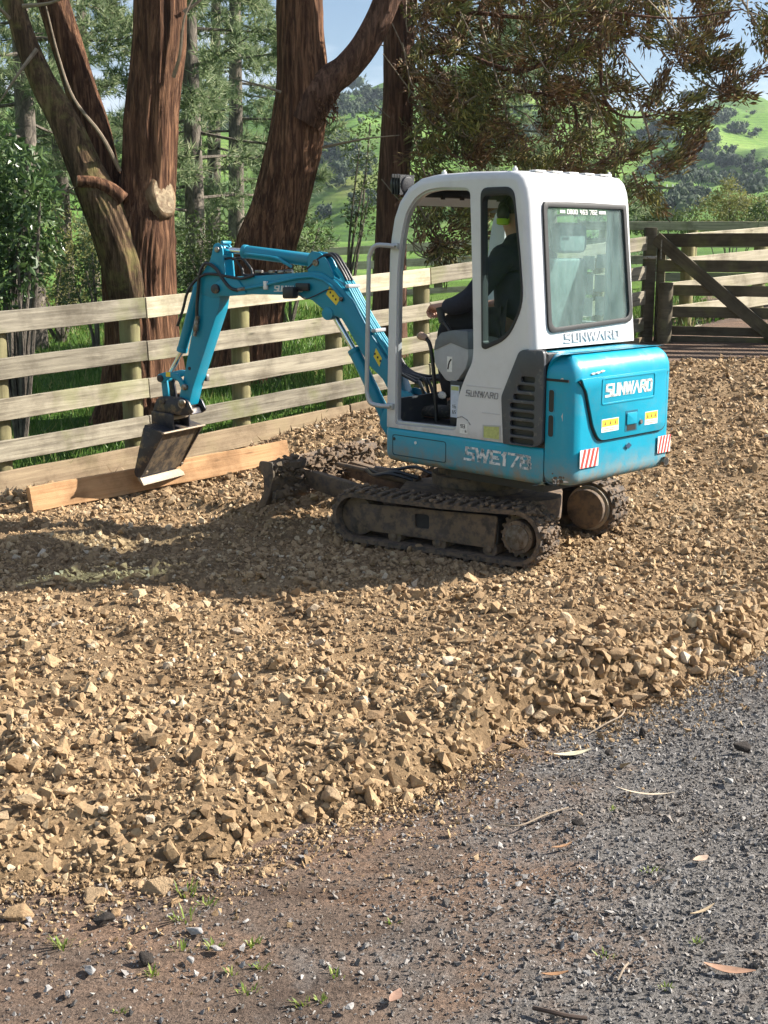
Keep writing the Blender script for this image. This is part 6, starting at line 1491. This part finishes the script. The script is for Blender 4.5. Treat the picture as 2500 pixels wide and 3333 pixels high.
def operator():
    p = empty('person', (.660, 7.659, 0), R(135.2)); tag(p, 'seated operator in dark navy work clothes wearing green ear defenders', 'person')
    SKINM = simple('skin', (.46, .24, .17), .5, 0, .12, 40, .1, 200); NAVY = simple('navy_fabric', (.010, .012, .026), .85, 0, .3, 25, .35, 160); TROU = simple('dark_trousers', (.012, .013, .018), .9, 0, .3, 25, .35, 160)
    BOOT = simple('dusty_black_boot', (.03, .028, .026), .75, 0, .3, 20, .2, 90, dirt=(.12, .10, .08), dirt_amt=.55); v0 = .03
    # body: head, neck, trunk, arms with hands, legs as one skin
    V = []; E = []; Rr = []
    def add(pt, r, prev=None):
        V.append(pt); Rr.append(r); i = len(V) - 1
        if prev is not None: E.append((prev, i))
        return i
    hip = add((-.28, v0, 1.43), (.10, .09)); wa = add((-.27, v0, 1.56), (.11, .10), hip); ch = add((-.25, v0, 1.72), (.13, .11), wa); ub = add((-.24, v0, 1.81), (.10, .09), ch)
    nk = add((-.20, v0, 1.895), .055, ub); hd = add((-.18, v0, 1.96), (.07, .075), nk); hc = add((-.172, v0, 2.035), (.078, .098), hd); ht = add((-.175, v0, 2.10), (.055, .07), hc)
    hands = []
    for s in (1, -1):
        sh = add((-.25, v0 + s * .17, 1.79), .066, ub); el = add((-.09, v0 + s * .27, 1.55), .050, sh); fa = add((.06, v0 + s * .255, 1.50), .044, el); wr = add((.165, v0 + s * .225, 1.495), .028, fa); pm = add((.215, v0 + s * .21, 1.49), (.036, .026), wr); kn = add((.255, v0 + s * .20, 1.485), (.038, .024), pm)
        for f in range(4):
            y = v0 + s * (.165 + .023 * f); a = add((.275, y, 1.478 + .004 * f), .0105, kn); b = add((.297, y, 1.455), .0095, a); c = add((.283, y, 1.432), .009, b); add((.258, y, 1.428), .008, c)
        a = add((.225, v0 + s * .165, 1.475), .012, pm); b = add((.25, v0 + s * .145, 1.455), .011, a); add((.275, v0 + s * .140, 1.445), .009, b)
        th = add((-.20, v0 + s * .10, 1.41), .070, hip); kn_ = add((.19, v0 + s * .13, 1.405), .064, th); kf = add((.225, v0 + s * .13, 1.33), .058, kn_); cf = add((.215, v0 + s * .13, 1.14), .054, kf); an = add((.17, v0 + s * .13, .90), .036, cf); he = add((.16, v0 + s * .13, .835), .040, an); ba = add((.33, v0 + s * .14, .825), (.042, .03), he); add((.41, v0 + s * .145, .82), (.034, .024), ba)
    skin_obj('body', V, E, Rr, SKINM, p, 2)
    # jacket
    V = []; E = []; Rr = []
    hip = add((-.29, v0, 1.40), (.19, .19)); wa = add((-.27, v0, 1.54), (.20, .19), hip); ch = add((-.25, v0, 1.70), (.205, .18), wa); ub = add((-.23, v0, 1.80), (.13, .115), ch); nk = add((-.205, v0, 1.88), .080, ub); add((-.195, v0, 1.935), .072, nk)
    for s in (1, -1):
        sh = add((-.25, v0 + s * .175, 1.79), .082, ub); m1 = add((-.18, v0 + s * .24, 1.665), .075, sh); el = add((-.09, v0 + s * .275, 1.548), .070, m1); fa = add((.05, v0 + s * .258, 1.500), .060, el); add((.155, v0 + s * .228, 1.495), .046, fa)
    skin_obj('jacket', V, E, Rr, NAVY, p, 2)
    V = []; E = []; Rr = []
    hip = add((-.31, v0, 1.40), (.165, .14))
    for s in (1, -1):
        th = add((-.20, v0 + s * .10, 1.41), .100, hip); md = add((.0, v0 + s * .12, 1.41), .090, th); kn_ = add((.185, v0 + s * .13, 1.40), .078, md); kf = add((.225, v0 + s * .13, 1.32), .073, kn_); cf = add((.215, v0 + s * .13, 1.12), .072, kf); add((.175, v0 + s * .13, .92), .060, cf)
    skin_obj('trousers', V, E, Rr, TROU, p, 2)
    for s in (1, -1):
        V = []; E = []; Rr = []
        an = add((.165, v0 + s * .13, .95), .052); he = add((.155, v0 + s * .13, .845), (.052, .055), an); ba = add((.32, v0 + s * .14, .84), (.055, .045), he); add((.43, v0 + s * .145, .83), (.045, .034), ba)
        skin_obj('boot', V, E, Rr, BOOT, p, 2)
    q = MB(); q.ball((.20, v0 + .20, .955), .03, 8, (1.2, .5, .8)); q.build('sock_tag', STW, p)
    # facial features and hair
    fx, fz = -.085, 2.03
    q = MB(); q.tube([(-.092, v0, 2.05), (-.068, v0, 2.02), (-.078, v0, 2.005)], [.008, .014, .010], 8); q.build('nose', SKINM, p)
    for s in (1, -1):
        q = MB(); q.ball((-.094, v0 + s * .030, 2.045), .010, 8); q.build('eye', STW, p)
        q = MB(); q.ball((-.175, v0 + s * .078, 2.03), .022, 8, (.7, .4, 1.2)); q.build('ear', SKINM, p)
    q = MB(); q.tube([(-.092, v0 + .02, 1.985), (-.088, v0, 1.983), (-.092, v0 - .02, 1.985)], .005, 6); q.build('mouth', simple('lips', (.34, .14, .12), .5), p)
    q = MB(); rows = []
    for i in range(7):
        t = math.pi * (.02 + .52 * i / 6); rows.append([(-.182 + .098 * math.sin(t) * math.cos(a) - .012 * (i / 6), v0 + .084 * math.sin(t) * math.sin(a), 2.045 + .10 * math.cos(t)) for a in np.linspace(0, 2 * math.pi, 21)[:-1]])
    q.grid(rows, True); q.build('hair', simple('dark_hair', (.035, .025, .018), .7, 0, .3, 60, .6, 200), p)
    # ear defenders
    LIME = simple('lime_plastic', (.42, .68, .02), .45); 
    q = MB(); q.tube([(-.175, v0 + .10 * math.cos(a), 2.035 + .118 * math.sin(a)) for a in np.linspace(0, math.pi, 13)], .009, 8); em = q.build('earmuff_band', BLACKP, p)
    for s in (1, -1):
        q = MB(); q.ball((-.175, v0 + s * .104, 2.035), .050, 14, (.86, .62, 1.1)); q.build('ear_cup', BLACKP, em)
        q = MB(); q.tube([(-.175, v0 + s * .104, 1.968), (-.175, v0 + s * .104, 1.975), (-.175, v0 + s * .104, 2.005)], [.030, .043, .045], 14, ry=.75); q.build('lime_band', LIME, em)
    q = MB(); rows = []
    for i in range(6):
        t = math.pi * (.02 + .47 * i / 5); rows.append([(-.178 + .108 * math.sin(t) * math.cos(a_), v0 + .093 * math.sin(t) * math.sin(a_), 2.052 + .098 * math.cos(t)) for a_ in np.linspace(0, 2 * math.pi, 21)[:-1]])
    q.grid(rows, True); cp = q.build('cap', NAVY, p)
    q = MB(); rows = [[(-.085 + .085 * f * math.cos(a_) , v0 + (.075 + .01 * f) * math.sin(a_), 2.060 - .014 * f) for a_ in np.linspace(-1.2, 1.2, 9)] for f in (0, .5, 1)]; q.grid(rows); q.grid([[(x, y, z - .004) for x, y, z in r] for r in rows]); q.build('cap_peak', BLACKP, cp)
operator()

# ================================================================== small things on the driveway
def tufts():
    g = random.Random(9)
    z3 = [(0 + x / 1.327, 2450 + y / 1.327) for x, y in ((810, 610), (895, 655), (275, 830), (790, 845), (440, 715), (800, 715), (925, 830), (1090, 825), (1450, 945), (1060, 1015), (1390, 1050), (520, 1095), (1310, 1060), (1000, 935), (1120, 915), (660, 940))]
    z4 = [(1250 + x / 1.327, 2450 + y / 1.327) for x, y in ((955, 875), (1085, 885), (990, 230), (910, 275), (1145, 500), (590, 705), (1345, 805), (230, 755), (30, 725), (1440, 335), (1220, 1010), (1300, 330))]
    for k, (px, py) in enumerate(z3 + z4[::2]):
        p = onz(px, py); n = g.randint(8, 18); q = MB(); sc = g.uniform(.5, 1.0) * (1.0 if k in (0, 2, 3, 5) else .62)
        for i in range(n):
            a = g.uniform(0, 6.28); r = g.uniform(0, .03) * sc; b0 = Vector((r * math.cos(a) * 1.6, r * math.sin(a), -.004)); ln = g.uniform(.025, .065) * sc; d = Vector((math.cos(a) * g.uniform(.2, .9), math.sin(a) * g.uniform(.2, .9), 1)).normalized(); w = Vector((-math.sin(a), math.cos(a), 0)) * .0026
            m = b0 + d * ln * .6; t = b0 + d * ln + Vector((d.x, d.y, -.35)) * ln * .25
            q.add([b0 - w, b0 + w, m + w * .9, m - w * .9, t], [(0, 1, 2, 3), (3, 2, 4)])
        o = q.build('grass_tuft', TUFTM, None, smooth=0); o.location = (p.x, p.y, gz(p.x, p.y) + (float(fbm(np.array([p.x * 2.2]), np.array([p.y * 2.2]), 3, 4)[0]) - .5) * .035 - .012)
        tag(o, 'small tuft of bright grass sprouting through the driveway gravel', 'grass tuft', 'grass tufts in the driveway')
TUFTM = leaf_material('fresh_grass', [(0, (.12, .20, .03)), (.6, (.24, .32, .06)), (1, (.40, .42, .14))], .5, .35)
tufts()
def leaf_obj(name, px, py, L_, W, rot, cols, label, cat='leaf', curl=.25):
    p = onz(px, py); q = MB(); n = 8; rows = []
    for i in range(n + 1):
        t = i / n; w = W * math.sin(math.pi * min(max(t, .03), .97)) ** .8; z = .006 + curl * L_ * (t - .5) ** 2 * 1.2
        rows.append([(L_ * (t - .5), s * w * .5 + .12 * L_ * (t - .5) ** 2, z + abs(s) * w * .12) for s in (-1, 0, 1)])
    q.grid(rows); q.grid([[(a, b, c - .0012) for a, b, c in r] for r in rows]); o = q.build(name, simple(name + '_' + str(px), cols, .7, 0, .25, 40), None, smooth=60)
    o.location = (p.x, p.y, gz(p.x, p.y)); o.rotation_euler = (random.uniform(-.1, .1), random.uniform(-.1, .1), rot); tag(o, label, cat)
def litter():
    leaf_obj('dry_leaf', 2375, 3165, .13, .028, -.35, (.33, .19, .12), 'long curled brown leaf on the grey gravel near the bottom right corner')
    leaf_obj('dry_leaf', 1808, 3177, .07, .014, .05, (.32, .17, .08), 'small orange-brown leaf near the bottom centre of the driveway')
    leaf_obj('dry_leaf', 2282, 2802, .06, .03, .5, (.45, .33, .24), 'pale crumpled leaf on the right of the driveway')
    leaf_obj('dry_leaf', 1865, 2460, .14, .035, .12, (.52, .48, .33), 'pale straw-coloured leaf just off the windrow of rocks')
    leaf_obj('bark_strip', 2100, 2590, .20, .016, -.08, (.46, .38, .28), 'pale strip of bark lying across the grey gravel', 'bark')
    leaf_obj('dry_leaf', 1830, 2760, .075, .012, .4, (.36, .2, .1), 'thin rusty leaf where dirt meets grey gravel')
    leaf_obj('dry_leaf', 1290, 3250, .06, .03, 1.1, (.33, .2, .14), 'brown leaf at the bottom edge left of centre')
    leaf_obj('dry_leaf', 2290, 2970, .09, .012, .5, (.42, .32, .2), 'pale stalk-like leaf low on the right of the driveway')
    def stick(pts, r, label, mat=None):
        P = [onz(x, y) + Vector((0, 0, z)) for x, y, z in pts]; c = P[0].copy(); q = MB(); q.tube(smooth_path([p - c for p in P], 6), r, 7); o = q.build('stick', mat or TWIG, None); o.location = c + Vector((0, 0, gz(c.x, c.y) + .004)); tag(o, label, 'stick')
    stick([(1735, 3290, .004), (1800, 3312, .01), (1850, 3322, .008), (1910, 3325, .004)], .006, 'dark stick at the bottom edge of the driveway', simple('dark_stick', (.06, .04, .03), .9))
    stick([(1915, 2395, .004), (1975, 2372, .02), (2020, 2345, .015), (2035, 2318, .01)], .0032, 'curved pale twig beside the heaped rocks')
    stick([(2010, 3200, .004), (2030, 3170, .012), (2045, 3145, .006)], .003, 'short pale twig low on the driveway')
    stick([(1610, 2690, .004), (1690, 2700, .01), (1770, 2665, .008), (1850, 2635, .004)], .003, 'brown twig across the dirt below the rock bed')
    def clod(px, py, s, label):
        p = onz(px, py); o = link_mesh('dirt_clod', ROCKS[int(px) % 10], None, (p.x, p.y, gz(p.x, p.y) + s * .45), (px, py, 0), (s, s * .8, s * .75)); o.data = o.data.copy(); o.data.materials.clear(); o.data.materials.append(DCLOD); tag(o, label, 'dirt clod')
    clod(2418, 2448, .042, 'black lump of soil on the grey gravel at the right edge'); clod(2090, 2395, .03, 'dark soil clod near the rock windrow'); clod(1985, 2460, .026, 'flat dark clod on the driveway below the windrow'); clod(340, 3010, .035, 'dark soil clod with a shadow left of the grass tufts'); clod(475, 3130, .03, 'dark clod beside a pale stone low on the left'); clod(1880, 2690, .026, 'dark clod by the twig in the middle of the driveway')
    L5 = 'small pale stone lying on the brown dirt'; 
    g = random.Random(4)
    for px, py, s in ((630, 3040, .030), (705, 3095, .022), (295, 3165, .028), (150, 3225, .022), (620, 3130, .02), (225, 3240, .018), (1140, 3280, .018), (1875, 3055, .016), (790, 3090, .016), (1980, 2970, .02), (2370, 2545, .028), (1690, 2880, .016), (2060, 2840, .014), (100, 3000, .02), (800, 3000, .012)):
        p = onz(px, py); o = link_mesh('pebble', ROCKS[g.randrange(10)], None, (p.x, p.y, gz(p.x, p.y) + s * .3), (g.uniform(-.3, .3), g.uniform(-.3, .3), g.uniform(0, 6)), (s, s * .7, s * .55)); o.data = o.data.copy(); o.data.materials.clear(); o.data.materials.append(PEBM); tag(o, 'flat pale grey stone lying on the brown dirt of the driveway', 'stone', 'loose stones on the driveway')
DCLOD = simple('dark_soil', (.028, .022, .018), .95, 0, .3, 3, .8, 8); PEBM = simple('pale_pebble', (.30, .285, .27), .85, 0, .2, 3, .4, 9)
litter()
# ================================================================== air
def haze():
    m = bpy.data.materials.new('air'); m.use_nodes = True; nt = m.node_tree
    for n in list(nt.nodes): nt.nodes.remove(n)
    o_ = nt.nodes.new('ShaderNodeOutputMaterial'); v = nt.nodes.new('ShaderNodeVolumePrincipled'); v.inputs['Color'].default_value = (.72, .82, 1, 1); v.inputs['Density'].default_value = HAZE_D; v.inputs['Anisotropy'].default_value = .3
    nt.links.new(v.outputs[0], o_.inputs['Volume'])
    q = MB(); q.box((0, 0, 0), (5300, 5300, 260)); h = q.build('haze', m, None, smooth=0); h.location = (0, 0, 260 / 2 - 130); tag(h, 'thin bluish air in front of the far hills', kind='stuff')
HAZE_D = .00022
haze()
print('objects', len(bpy.data.objects), 'tris approx', sum(sum(len(p.vertices) - 2 for p in m.polygons) for m in bpy.data.meshes if m.users and len(m.polygons) < 5000) + sum(len(m.polygons) for m in bpy.data.meshes if len(m.polygons) >= 5000))
